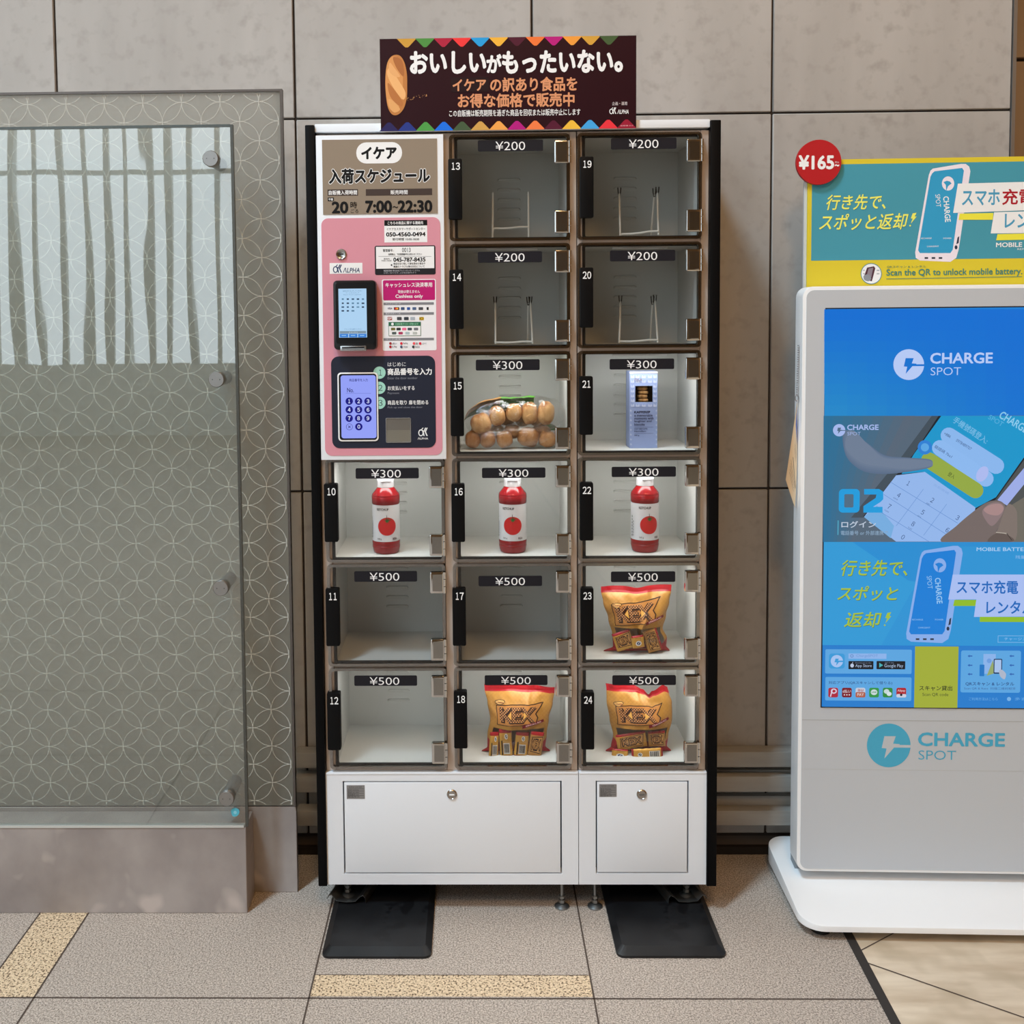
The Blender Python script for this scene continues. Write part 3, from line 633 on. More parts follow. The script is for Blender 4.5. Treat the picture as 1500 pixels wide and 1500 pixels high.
# dark instruction plate
ND = (30, 33, 46); b = B(); b.slab(CP, 486, 521.5, 638, 656, .0012, .0022, mat(ND, .4), 0, .0185); p = Print(b, CP, .0023)
for k, y in enumerate((545.8, 568, 590)): p.ell(556, y, 9, (138, 184, 170)); digits(p, str(k+1), 553.6, y-4.4, 561, y+4.4, (36, 46, 50), 0)
p.text('はじめに', 568, 530.6, 594.5, 536.6, (205, 205, 208)); p.text('商品番号を入力', 568, 539.4, 632.3, 549, WHITE, .032); p.text('Enter the door number', 568, 552, 611.5, 555.4, (118, 120, 130))
p.text('お支払いをする', 568, 565.2, 607.3, 571.5, (216, 216, 220), .015); p.text('Payment', 568, 574.2, 585, 578, (118, 120, 130))
p.text('商品を取り 扉を閉める', 568, 586.2, 627.4, 592.6, (216, 216, 220), .015); p.text('Pick up and close the door', 568, 595, 619, 598.6, (118, 120, 130))
alpha_mark(p, 613.5, 626.4, 626.6, 638.4, (205, 207, 212)); p.text('ΛLPHA', 612, 640.6, 627.2, 643.6, (205, 207, 212), .01)
b.build('instruction_plate', ctrl)
b = B(); b.slab(CP, 495.2, 545.4, 554.3, 646.2, .0015, .005, mat((214, 212, 208), .3), .001, .009); b.slab(CP, 497.3, 547.4, 552.3, 644, .0045, .0054, mat(BLACK, .3), 0, .007); kp = b.build('keypad', ctrl)
KB = (150, 163, 252); b = B(); b.slab(CP, 500, 549.6, 551.3, 641.6, .005, .006, glow(KB), 0, .006); p = Print(b, CP, .0061, mk=glow); KN = (12, 12, 128); KD = (34, 36, 110)
p.text('商品番号を入力', 512, 554.4, 539, 558.6, (50, 54, 130), .01); p.text('No.', 509, 568, 518.6, 574.4, (30, 32, 96), .012); p.line(507, 575.9, 544, 575.9, .5, (110, 120, 205))
for k, ch in enumerate('123456789'):
    x, y = (512, 525.7, 539.4)[k % 3], (587.4, 599.9, 612.3)[k//3]; p.ell(x, y, 5.4, KN); digits(p, ch, x-2.2, y-2.7, x+2.2, y+2.7, (214, 220, 255), .03)
p.ell(512.3, 624.9, 4.8, KD); p.ell(512.3, 624.9, 4.3, KB); p.line(510.6, 623.2, 514, 626.6, .8, KD); p.line(510.6, 626.6, 514, 623.2, .8, KD)
p.ell(526.1, 624.6, 5.4, KN); digits(p, '0', 523.9, 621.9, 528.3, 627.3, (214, 220, 255), .03)
b.build('key_screen', kp)
b = B(); q = CP.rect(565.3, 611.8, 602.2, 648.2); w = .0018; b.ring(CP, rr(*q, .003), rr(q[0]+w, q[1]+w, q[2]-w, q[3]-w, .002), .0015, .004, sil)
dk = mat((112, 108, 102), .3, .6); lk_ = mat((122, 118, 108), .3, .5); um, vm = q[1]+(q[3]-q[1])*.5, 0
b.uvslab(CP, q[0]+w, um, q[2]-w, q[3]-w, .002, .0026, dk); b.prism(CP, [(q[0]+w, q[1]+w), (q[2]-w, q[1]+w), (q[2]-w, um), (q[0]+w, um)], .002, .0032, lk_); b.build('sensor_window', ctrl)

# ================================================================ sign on top of the locker
SPL = Plane((0, -.012, 0)); u0, v0, u1, v1 = (XX(555, 58, -.012)+XX(559, 190, -.012))/2, ZZ(745, 190.2, -.012), (XX(933, 52, -.012)+XX(931, 187, -.012))/2, ZZ(744, 54.6, -.012)
sg = root('advertising_sign', 'dark maroon sign with white lettering and a printed loaf, on top of the vending locker', 'sign', ((u0+u1)/2, 0, v0))
MR = (34, 7, 16); b = B(); b.uvslab(SPL, u0, v0, u1, v1, -.011, 0, mat((210, 205, 205), .5)); b.uvslab(SPL, u0, v0, u1, v1, 0, .0006, mat(MR, .35)); p = Print(b, SPL, .0007)
TC = [(176, 132, 52), (66, 122, 56), (150, 26, 52), (206, 48, 50), (28, 134, 190), (226, 154, 52), (66, 16, 36), (222, 102, 48), (160, 20, 104), (222, 134, 52), (182, 136, 52), (58, 78, 46)]
BC = [(34, 30, 76), (32, 48, 116), (66, 134, 62), (18, 96, 196), (58, 76, 52), (180, 138, 70), (226, 142, 68), (156, 20, 108), (222, 108, 60), (72, 18, 40), (226, 162, 54), (56, 140, 196), (200, 44, 54), (132, 22, 44)]
def tri(uc, vb, sgn, c, hw, h):
    pts = [(uc-hw, vb), (uc-hw*.28, vb+sgn*h*.82), (uc-hw*.12, vb+sgn*h*.96), (uc+hw*.12, vb+sgn*h*.96), (uc+hw*.28, vb+sgn*h*.82), (uc+hw, vb)]
    p.uvpoly(pts if sgn > 0 else pts[::-1], c)
for k, c in enumerate(TC): tri(SPL.uv(595.6+26.95*k, 60)[0], v1, -1, c, .0235, .0215)
for k, c in enumerate(BC): tri(SPL.uv(570+26.75*k, 186)[0], v0, 1, c, .0235, .0215)
p.text('おいしい', 601.5, 76, 711, 107, (244, 244, 244), .045); p.text('が', 713.5, 80.5, 734, 106, (244, 244, 244), .045); p.text('もったいない', 736.5, 75, 897, 106, (244, 244, 244), .045); p.text('。', 901, 91.5, 911, 104, (244, 244, 244), .045)
p.rect(660.5, 113.5, 716, 135, (26, 5, 11)); TAN = (188, 128, 92)
p.text('イケア', 663.5, 116.5, 711.5, 133, TAN, .03); p.text('の訳あり食品を', 718.5, 113.5, 845, 133.6, TAN, .03); p.text('お得な価格で販売中', 671, 137, 841, 156.8, TAN, .03)
p.text('この自販機は販売期限を過ぎた商品を回収または販売中止にします', 658, 160.4, 850, 170, (235, 232, 232), .012)
p.text('企画・運用', 896.5, 149.2, 918.5, 154.4, (196, 186, 188)); alpha_mark(p, 893, 157.6, 902.6, 167, (238, 236, 238)); p.text('ΛLPHA', 904.5, 160.6, 921, 166.8, (238, 236, 238), .015, shear=.15); p.text('自販機 013', 909, 183.2, 927, 185.2, (205, 150, 160))
# printed loaf
LO = [(577, 81), (586, 82), (592.5, 92), (596, 108), (596.5, 125), (596, 142), (592, 158), (584, 167.5), (575, 168), (568.5, 158), (565.5, 140), (564.5, 120), (566, 100), (570, 87)]
p.smoothpoly(LO, (166, 108, 58)); p.smoothpoly([(577+(x-580)*.8, 122+(y-124)*.9) for x, y in LO], (188, 130, 76))
for pts, c in (([(576, 84), (588, 88), (592, 104), (590, 112), (580, 98)], (150, 92, 50)), ([(567, 108), (572, 100), (584, 118), (594, 136), (590, 146), (576, 128)], (206, 156, 102)), ([(568, 122), (578, 132), (590, 150), (586, 156), (572, 142)], (160, 100, 54)), ([(569, 146), (576, 148), (586, 160), (578, 165), (571, 158)], (196, 144, 90)), ([(571, 92), (578, 100), (586, 112), (578, 112), (570, 104)], (200, 148, 96))): p.smoothpoly(pts, c)
rnd = random.Random(5)
for k in range(26): x = 596+rnd.random()*30; p.ell(x, 145-(x-596)*.18+rnd.uniform(-3, 3)*(1-(x-596)/60), rnd.uniform(.3, .7), (176, 128, 84), n=6)
b.build('sign_board', sg)

# ================================================================ goods inside the compartments
def copy_tree(o, loc, rz, label, group=None):
    """a copy of a thing, its parts and their sub-parts"""
    r = o.copy(); COL.objects.link(r); r.location = loc; r.rotation_euler = (0, 0, rz); r['label'] = label
    if group: r['group'] = group
    def rec(a, b):
        for ch in list(a.children):
            c = ch.copy(); COL.objects.link(c); c.parent = b; rec(ch, c)
    rec(o, r); return r
FLZ = lambda n: CELL[n][2]-.0013
LUM = 1.12            # paler print inside the small lit compartments
# ---- ketchup bottle, built at the origin
RED = mat((142, 9, 20), .25, coat=.25); KW = mat((226, 226, 230), .3); S = 1/581.0
def profile(pts): return [(r*S, h*S) for r, h in pts]
bot = root('ketchup_bottle', 'red ketchup bottle with white cap behind door 10, under the control panel', 'bottle', (0, 0, 0), 0, 'ketchup bottles')
b = B(); b.lathe((0, 0, 0), profile([(17.2, 0), (18.6, 1.0), (19.6, 4.5), (20.6, 10), (20.6, 11.2), (20.1, 11.8), (20.3, 12.4), (20.6, 17.5), (20.0, 18.6), (20.0, 73), (20.7, 74), (20.8, 84), (20.4, 84.6), (20.6, 85.4), (20.2, 87), (13.6, 95.2), (12.2, 97.2), (11.6, 97.8)]), RED, 48); b.build('body', bot)
b = B(); b.lathe((0, 0, 0), profile([(0, 97.4), (12.3, 97.4), (12.6, 98), (12.3, 106.8), (12.7, 107.6), (12.7, 111.5), (12.2, 113), (11, 113.8), (0, 114)]), KW, 40)
b.box(-.015, .015, -.0235, -.017, 106.5*S, 110*S, KW, .002); b.build('cap', bot)
b = B(); RL = 20.2*S; n_ = 48
b.lathe((0, 0, 0), [(RL, 18.9*S), (RL, 72.7*S)], KW, 56); b.f = b.f[:-2]; b.m = b.m[:-2]; b.sm = b.sm[:-2]
def cyl(u, v, d): a = u/RL; return Vector(((RL+d)*math.sin(a), -(RL+d)*math.cos(a), v))
class BotPlane:
    @staticmethod
    def uv(px, py): return px*S, (110-py)*S          # px from the middle of the label, py down from bottle height 110
    @staticmethod
    def rect(x0, y0, x1, y1): return x0*S, (110-y1)*S, x1*S, (110-y0)*S
p = Print(b, BotPlane, .0002, 4e-5, mapper=cyl, dice=.004, mk=lambda c: mat(c, .3))
p.text('KETCHUP', -15.6, 41.6, 2.2, 45, (28, 24, 26), .03)
p.ell(0, 68.4, 13.9, (206, 32, 34), 13.4)
for a, l in ((-1.25, 7), (-.75, 6), (-.25, 5.5), (.35, 6), (.85, 6.5), (1.3, 7.5), (2.2, 3), (-2.3, 3.4), (3.1, 3)):
    x, y = math.sin(a), -math.cos(a); q = .9; p.poly([(-y*q, 60.5+x*q), (y*q, 60.5-x*q), (x*l+.3, 60.5+y*l*1.1)][::1], (50, 84, 44))
p.ell(0, 60.5, 2.2, (56, 110, 40), 1.7)
p.line(0, 61, -.6, 51.5, .7, (52, 56, 36))
p.text('560 g', -15, 85.6, -8.4, 88.4, (50, 48, 50), .01); p.text('IKEA', 8.2, 85.4, 15, 88.4, (72, 22, 26), .03)
for k in range(7): p.rect(-29.5, 56+k*4.6, -27.6, 59+k*4.6, (70, 96, 66) if k < 2 else (60, 60, 62))
for k in range(6): p.rect(-25.8, 63+k*4, -24.6, 66+k*4, (120, 120, 122))
b.build('label', bot)
def bpos(px, n, py): q = at(px, py, .082); return (q.x, .082, FLZ(n))
sh = lambda k: math.asin(k/20.2)
bot.location = bpos(565.5, 10, 760); bot.rotation_euler = (0, 0, sh(3.2))
copy_tree(bot, bpos(751, 16, 760), sh(-.8), 'red ketchup bottle with white cap behind door 16, in the middle column')
copy_tree(bot, bpos(944.5, 22, 760), sh(3.6), 'red ketchup bottle with white cap behind door 22, in the right-hand column')

# ---- biscuit box behind door 21
BXY = .075; PBX = Plane((0, BXY, 0)); q = PBX.rect(922.5, 545, 963, 660); z0 = FLZ(21); x0, x1 = q[0], q[2]; z1 = q[3]
bx = root('biscuit_box', 'tall pale blue biscuit box with a small square window behind door 21', 'box', ((x0+x1)/2, BXY+.03, z0))
BL = (150, 168, 214); blue = mat(BL, .4); dp = .062
wx0, _, wx1, _ = PBX.rect(930.5, 566, 956, 589); wz0, wz1 = PBX.uv(943, 589)[1], PBX.uv(943, 565.2)[1]
b = B(); o = [(x0, z0), (x1, z0), (x1, z1), (x0, z1)]; i_ = [(wx0, wz0), (wx1, wz0), (wx1, wz1), (wx0, wz1)]
b.ring(PBX, o, i_, -.001, 0, blue); b.box(x0, x0+.0008, BXY+.001, BXY+dp, z0, z1, blue); b.box(x1-.0008, x1, BXY+.001, BXY+dp, z0, z1, blue); b.box(x0, x1, BXY+dp-.001, BXY+dp, z0, z1, blue)
b.box(x0, x1, BXY, BXY+dp, z1, z1+.001, blue); b.box(x0, x1, BXY+.001, BXY+dp, z0, z0+.001, blue)
b.box(x0+.0008, x1-.0008, BXY+.030, BXY+.031, wz0-.01, wz1+.01, mat((30, 22, 18), .8))
b.uvslab(PBX, x0, z1-.0035, x1, z1+.001, 0, .0012, mat((238, 238, 240), .25))  # white strip along the top edge: painted glare
p = Print(b, PBX, .0002); LB = (196, 206, 232)
def leaf(x, y, s_, f):
    p.poly([(x, y), (x+f*2.3*s_, y-1.2*s_), (x+f*3.4*s_, y-4.2*s_), (x+f*1.1*s_, y-2.8*s_)], LB); p.poly([(x, y+1), (x+f*2.8*s_, y+.6), (x+f*4*s_, y-1.5*s_), (x+f*1.4*s_, y-1)], LB)
for k in range(16):
    y = 553+k*7.0
    if y > 656: break
    if y < 600:
        for x, f in ((926, 1), (926, -.6), (960, -1), (960, .5)): leaf(x, y, .9, f)
        if y < 563 or y > 590:
            for x in (934, 943, 952): leaf(x, y, .8, 1); leaf(x, y, .8, -1)
    else: leaf(924, y, .7, -.4); leaf(924, y, .5, .6); leaf(961.5, y, .7, .4); leaf(961.5, y, .5, -.6)
for x in range(928, 962, 6): leaf(x, 658.5, .6, 1)
DI = (34, 36, 70); p.text('FIKA', 929.5, 553.8, 940.5, 558.2, (120, 100, 84), .01)
p.text('KAFFEREP', 929, 602, 952, 605.2, (20, 20, 46), .04)
for t_, y, x1_ in (('a memorable', 606.4, 955.5), ('moments with', 610.8, 957), ('laughter and', 615.4, 954), ('biscuits', 619.8, 944)): p.text(t_, 929, y, x1_, y+3.6, DI, .02)
p.line(929, 625.6, 956.6, 625.6, .4, DI); p.text('OAT BISCUITS', 929, 627, 948, 629.2, DI, .02); p.text('Havreflarn', 929, 630.3, 946, 632.6, DI, .02); p.line(929, 634.6, 956.6, 634.6, .4, DI); p.text('180 g', 929, 636.4, 936, 639, DI, .02)
b.build('carton', bx)
b = B(); b.add([(wx0, BXY+.0008, wz0), (wx1, BXY+.0008, wz0), (wx1, BXY+.0008, wz1), (wx0, BXY+.0008, wz1)], [(0, 1, 2, 3)], clear('box_window_film', .04)); b.build('window', bx)
bism = noisy('biscuit', (150, 104, 58), (196, 152, 98), 90, .8, detail=4, bump=.4); hb = (wz1-wz0)/4.1
for k in range(5):
    zc = wz0+hb*(k-.1); xc = (wx0+wx1)/2+.001*(-1)**k; b = B()
    b.lathe((xc, BXY+.017, zc), [(0, .0), (.010, 0), (.0125, hb*.2), (.013, hb*.45), (.0125, hb*.75), (.009, hb*.88), (0, hb*.92)], bism, 20)
    tag(b.build('oat_biscuit', origin=Vector((xc, BXY+.017, zc))), 'round golden biscuit lying in the stack seen through the window of the pale blue box', 'biscuit', 'biscuits in the blue box')

# ---- red and gold wafer bags
gold = lattice('gold_lattice_film', (168, 112, 42), (186, 134, 58), .0105, .035, .38, .1)
goldp = mat((182, 130, 56), .36, .1); redf = mat((156, 16, 28), .35); film = clear('clear_bag_film', .05, .5, (.97, .95, .90), .06, ((1, 1, 1), 38, .5, 3), .004)
waffle = lattice('waffle_print', (62, 28, 16), (206, 146, 84), .0066, .19, .4, soft=.03)
BRN = (44, 18, 10); INKB = (66, 40, 20)
def interp(tab, t):
    for (a, va), (c, vc) in zip(tab, tab[1:]):
        if t <= c: k = (t-a)/(c-a) if c > a else 0; k = k*k*(3-2*k); return va+(vc-va)*k
    return tab[-1][1]
def wafer_bag(n, left, right, topf, px_top, px_bot, seed, logo, oval, ribbon, packs, label, crease):
    """left/right: outline tables (height fraction -> photo x); topf: top edge table (s -> height factor)"""
    Yc = .085; pl = Plane((0, Yc-.02, 0)); zb = FLZ(n); xm = (px_top+0)
    L = [(t, pl.uv(x, 1)[0]*0+XX(x, px_bot+(px_top-px_bot)*t, Yc)) for t, x in left]; Rr = [(t, XX(x, px_bot+(px_top-px_bot)*t, Yc)) for t, x in right]
    Hh = ZZ((left[0][1]+right[0][1])/2, px_top, Yc)-zb
    def th(s, t):
        e = max(0, 1-s*s)**.55; g_ = min(1, max(0, (t-.0)/.22))**.6 * min(1, max(0, (.93-t)/.45))**.75 if t < .93 else 0
        return .0008+.030*e*g_
    def surf(s, t, sgn, d=0):
        xl, xr_ = interp(L, t), interp(Rr, t); x = (xl+xr_)/2+s*(xr_-xl)/2
        z = zb+.001+Hh*t*(1+(interp(topf, s)-1)*max(0, (t-.55)/.45))
        nz = noise.noise(Vector((s*2.2+seed, t*3.0, sgn*7)))*.006*min(1, t*5)*(1-s*s)**.3 if abs(s) < 1 else 0
        nz += noise.noise(Vector((s*6+seed, t*7+3, sgn*5)))*.0022*(1 if t > .1 else 0)
        cr_ = crease(s, t) if t > .05 else 0
        y = Yc + sgn*(th(s, t)+d) + (nz if sgn < 0 else 0) - cr_ + .010*t*t + (0.006*math.sin(s*5+seed)*max(0, (t-.8)*5))
        return Vector((x, y, z))
    name = 'wafer_bag'; r = root(name, label, 'bag', ((interp(L, 0)+interp(Rr, 0))/2, Yc, zb), 0, 'wafer bags')
    b = B(); nu, nv = 84, 96
    def pick(u, v):
        s = u*2-1
        if v > .905: return redf
        if v < .055: return redf
        if v < .22 and abs(s) > .97-.5*(.22-v)/.22: return redf
        if .06 < v < .40 and abs(s) < .86: return film
        return gold if (v > .42 and (abs(s) > .70 or v > .74)) else goldp
    b.grid(lambda u, v: surf(u*2-1, v, -1), nu, nv, None, True, pick=pick)
    k0 = len(b.v); b.grid(lambda u, v: surf(1-u*2, v, 1), nu, nv, None, True, pick=lambda u, v: redf if v > .905 or v < .1 else goldp)
    # printing, drawn in (s, t) and laid on the bulging front
    class SP:
        @staticmethod
        def uv(a, c): return a, c
        @staticmethod
        def rect(x0, y0, x1, y1): return x0, min(y0, y1), x1, max(y0, y1)
    p = Print(b, SP, .0008, 1.2e-4, mapper=lambda u, v, d: surf(u, v, -1, d), dice=.03, mk=lambda c: mat(c, .32))
    def tf(pts):  # logo frame: local (a along, b up) 0..1
        ox, oy, w_, h_, sk = logo; return [(ox+a*w_, oy+b_*h_+sk*a*w_) for a, b_ in pts]
    p.uvpoly(tf([(-.05, -.20), (.55, -.14), (.93, -.04), (.97, .28), (.90, .52), (1.04, 1.22), (.80, 1.10), (.3, 1.02), (-.03, .96)]), BRN)
    p.uvpoly(tf([(-.035, -.165), (.55, -.105), (.91, -.005), (.94, .28), (.87, .52), (1.0, 1.14), (.80, 1.04), (.3, .97), (-.015, .92)]), (180, 122, 62))
    def logotext(dx, dy, c, bold):
        vs, fs = glyphs('KEX', bold, 2); a0, a1 = min(v[0] for v in vs), max(v[0] for v in vs); b0, b1 = min(v[1] for v in vs), max(v[1] for v in vs)
        o = tf([(.03+dx+.85*(x-a0)/(a1-a0), .02+dy+(.80+.10*(x-a0)/(a1-a0))*(y-b0)/(b1-b0)) for x, y in vs]); p.raw(o, fs, c)
    logotext(.022, -.05, BRN, .06); logotext(.0, .02, BRN, .065); logotext(.0, .02, waffle, .035)
    p.uvpoly(tf([(.22, .40), (.30, .62), (.30, .20)]), (218, 168, 84)); p.uvpoly(tf([(.60, .62), (.70, .42), (.60, .22)]), (218, 168, 84))
    ox, oy = oval; e1 = [(ox+.15*math.cos(q)+.02*math.sin(2*q), oy+.036*math.sin(q)+.006*math.cos(q)) for q in [2*pi*i/28 for i in range(28)]]
    p.uvpoly(e1, INKB); p.uvpoly([(ox+(x-ox)*.86, oy+(y-oy)*.80) for x, y in e1], (216, 170, 100)); p.text('Cloetta', ox-.11, oy-.014, ox+.11, oy+.018, (120, 40, 32), .02, shear=.3, rot=0)
    rx, ry, rw, rs = ribbon; rb = lambda a, b_: (rx+a*rw, ry+b_*.055+rs*a)
    p.uvpoly([rb(0, -.45), rb(.3, -.2), rb(.7, .0), rb(1, .35), rb(.97, 1.0), rb(.6, .75), rb(.2, .55), rb(-.03, .35)], (120, 20, 34))
    vs, fs = glyphs('CHOKLAD', .02, 2); a1 = max(v[0] for v in vs); p.raw([rb(.14+.72*x/a1, -.10+.62*x/a1*.62+.42*y/.7) for x, y in vs], fs, (232, 196, 190))
    b.build('wrapper', r)
    return surf, r
def wafer_pack(c, w_, h_, rot, yaw, kind, label, seed, tilt=0):
    """small flow-wrapped wafer: bulging pillow with crimped ends"""
    M = Matrix.Translation(c) @ Matrix.Rotation(tilt, 4, 'X') @ Matrix.Rotation(yaw, 4, 'Z') @ Matrix.Rotation(rot, 4, 'Y')
    th = .0052; b = B()
    def sf(u, v, sg):
        s, t = u*2-1, v*2-1; e = (1-abs(s)**5)**.5*(max(0, 1-abs(t)**4))**.6
        return M @ Vector((s*w_/2, sg*(.0004+th*e), t*h_/2+.0006*math.sin(u*30)*(abs(t) > .9)))
    gm = mat((206, 154, 66), .35, .1) if kind != 'k' else mat((184, 132, 68), .35, .1)
    pk = (lambda u, v: redf if v > .90 or (kind in 'bc' and v < .06) else gm) if kind != 'h' else (lambda u, v: redf if u > .93 or u < .06 else gm)
    b.grid(lambda u, v: sf(u, v, -1), 16, 16, None, True, pick=pk); b.grid(lambda u, v: sf(1-u, v, 1), 16, 16, None, True, pick=pk)
    class SP:
        @staticmethod
        def uv(a, c_): return a, c_
        @staticmethod
        def rect(x0, y0, x1, y1): return x0, min(y0, y1), x1, max(y0, y1)
    def mp(u, v, d): q = sf(u, v, -1); return q + (M.to_3x3() @ Vector((0, -1, 0)))*d
    p = Print(b, SP, .0004, 1e-4, mapper=mp, dice=.12, mk=lambda c_: mat(c_, .35))
    rn = random.Random(seed)
    if kind in 'bh':       # barcode side
        bx0, by0, bx1, by1 = (.30, .12, .80, .52) if kind == 'b' else (.56, .22, .90, .80)
        p.rect(bx0, by0, bx1, by1, (220, 214, 206)); x = bx0+.03
        while x < bx1-.04: q = rn.choice((.012, .02, .03)); p.rect(x, by0+.05, x+q, by1-.03, (34, 30, 30)); x += q+rn.choice((.014, .022)); 
        if kind == 'b': p.rect(.14, .10, .24, .62, (56, 40, 24)); p.ell(.56, .76, .13, (226, 224, 220), .10); p.ell(.56, .76, .085, (70, 80, 90), .065); p.line(.5, .71, .62, .81, .03, (226, 224, 220))
        else: p.ell(.26, .5, .075, (226, 224, 220), .20); p.ell(.26, .5, .05, (60, 72, 84), .13); p.line(.23, .42, .29, .58, .02, (226, 224, 220))
    elif kind == 'k' or kind == 'K':
        fs_ = [(.10, .22), (.86, .16), (.93, .86), (.12, .80)]; p.uvpoly(fs_, BRN); p.uvpoly([(.5+(x-.5)*.94, .5+(y-.5)*.90) for x, y in fs_], (200, 148, 84))
        p.text('KEX', .18, .30, .82, .72, BRN, .07); p.text('KEX', .19, .33, .81, .70, (188, 132, 72), .0)
    elif kind == 'c':      # disc badge
        p.ell(.5, .42, .24, (228, 228, 226), .20); p.ell(.5, .42, .15, (40, 60, 110), .12); p.line(.44, .36, .57, .5, .05, (228, 228, 226)); p.line(.25, .82, .75, .82, .03, (120, 90, 50))
    tag(b.build('wafer_pack', origin=Vector(c)), label, 'wafer')
def pos(px, py, Y=.0635): return at(px, py, Y)
PXM = 1/580.0
wafer_bag(18, [(0, 705.5), (.07, 714), (.25, 714), (.5, 718), (.75, 714), (.93, 710), (1, 709.5)], [(0, 806), (.08, 799), (.25, 801), (.5, 804), (.75, 810), (.93, 812.5), (1, 813)],
          [(-1, 1.01), (-.3, 1.02), (.1, .985), (.5, 1.0), (1, .965)], 1006, 1113, 1.3, (-.70, .50, 1.36, .235, -.008), (-.62, .765), (.10, .44, .72, .035),
          None, 'gold and red wafer bag behind door 18, with three barcoded packs showing', lambda s, t: .003*math.exp(-((s-.1-t*.2)/.06)**2)*(t > .6))
wafer_bag(23, [(0, 884), (.07, 898), (.25, 897), (.5, 891), (.75, 884), (.93, 881), (1, 881)], [(0, 981), (.08, 976), (.2, 977), (.35, 971), (.55, 976), (.75, 981), (.93, 984), (1, 984.5)],
          [(-1, .98), (-.3, .985), (0, .965), (.4, .99), (1, 1.005)], 859, 962, 4.7, (-.74, .475, 1.40, .27, .028), (-.62, .725), (.26, .47, .62, .06),
          None, 'gold and red wafer bag behind door 23, with a shiny crease down its right side', lambda s, t: .009*math.exp(-((s-(.02+(t-.3)*.9))/.07)**2)*(.2 < t < .62))
wafer_bag(24, [(0, 887), (.07, 895), (.25, 898), (.5, 893), (.75, 889), (.93, 889), (1, 888)], [(0, 983), (.08, 977), (.25, 979), (.5, 985), (.75, 985), (.9, 981), (1, 979)],
          [(-1, 1.03), (-.55, 1.015), (-.1, .985), (.2, .93), (.36, .875), (.5, .92), (.85, 1.0), (1, .965)], 1006, 1113, 8.2, (-.72, .495, 1.36, .23, .0), (-.66, .745), (.20, .45, .66, .05),
          None, 'gold and red wafer bag behind door 24, with a deep notch in its top edge', lambda s, t: .006*math.exp(-((s-.36)/.07)**2)*max(0, (t-.6)*2.5))
for px, py, w_, h_, rot, yaw, kd, lb in (
    (723.5, 1091, 14, 39, .06, .25, 'b', 'narrow barcoded wafer pack at the left edge inside the bag behind door 18'),
    (741, 1088, 18.5, 42, -.05, -.05, 'b', 'upright barcoded wafer pack second from left inside the bag behind door 18'),
    (764, 1090, 20, 37, .10, .08, 'b', 'leaning barcoded wafer pack with grey disc badge inside the bag behind door 18'),
    (785, 1090, 20, 38, .14, .0, 'k', 'wafer pack with printed letters at the right inside the bag behind door 18')):
    wafer_pack(pos(px, py), w_*PXM, h_*PXM, rot, yaw, kd, lb, int(px))
for px, py, w_, h_, rot, yaw, kd, lb in (
    (913, 938, 27, 28, -.32, 0, 'K', 'pale gold wafer pack lying tilted at the left inside the bag behind door 23'),
    (934.5, 940, 18, 19, -.12, .1, 'c', 'small wafer pack with white disc badge in the middle of the bag behind door 23'),
    (955.5, 938, 34, 22, 1.26, 0, 'k', 'wafer pack standing on end with sideways letters inside the bag behind door 23')):
    wafer_pack(pos(px, py, .0655 if kd != 'c' else .0545), w_*PXM, h_*PXM, rot, yaw, kd, lb, int(px))
for px, py, w_, h_, rot, yaw, kd, lb in (
    (925, 1085, 44, 24, -.16, 0, 'K', 'large wafer pack with printed letters at the centre left inside the bag behind door 24'),
    (962, 1082, 25, 24, -.06, .0, 'k', 'wafer pack half hidden at the right inside the bag behind door 24'),
    (948, 1103.5, 46, 15, -.05, 0, 'h', 'flat barcoded wafer pack lying across the bottom of the bag behind door 24'),
    (908, 1104, 24, 14, .08, 0, 'c', 'wafer pack at the bottom left corner inside the bag behind door 24')):
    wafer_pack(pos(px, py, .0685 if py < 1100 else .0565 if kd == 'h' else .062), w_*PXM, h_*PXM, rot, yaw, kd, lb, int(px))

# ---- bread rolls in clear bags behind door 15
crust = noisy('bread_crust', (164, 100, 50), (226, 180, 126), 26, .5, detail=3, lo=.36, hi=.58, bump=.35, spec=.3, dist=.004)
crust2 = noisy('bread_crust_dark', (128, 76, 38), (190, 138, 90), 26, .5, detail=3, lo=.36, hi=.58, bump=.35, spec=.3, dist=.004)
def roll(px, py, rx, rz, rot, Y, m, label, seed):
    c = at(px, py, Y); b = B(); a, h = rx*PXM, rz*PXM; c.z = max(c.z, FLZ(15)+h*1.06+.002); ct, st = math.cos(rot), math.sin(rot)
    def f(u, v):
        th_, ph = u*2*pi, (v-.5)*pi; x = math.cos(th_)*math.cos(ph); y = math.sin(th_)*math.cos(ph); z = math.sin(ph)
        sq = lambda q: math.copysign(abs(q)**.85, q); k = 1+.07*noise.noise(Vector((x*1.6+seed, y*1.6, z*1.6)))-.05*math.exp(-(x/.12)**2)*(z > -.3)*(seed % 3 == 0)
        X, Z = sq(x)*a*k, sq(z)*h*k; return Vector((c.x+X*ct-Z*st, Y+sq(y)*a*k, c.z+X*st+Z*ct))
    b.grid(f, 28, 18, m, True, wrap=True); tag(b.build('bread_roll', origin=c), label, 'bread roll')
zt15 = FLZ(15)
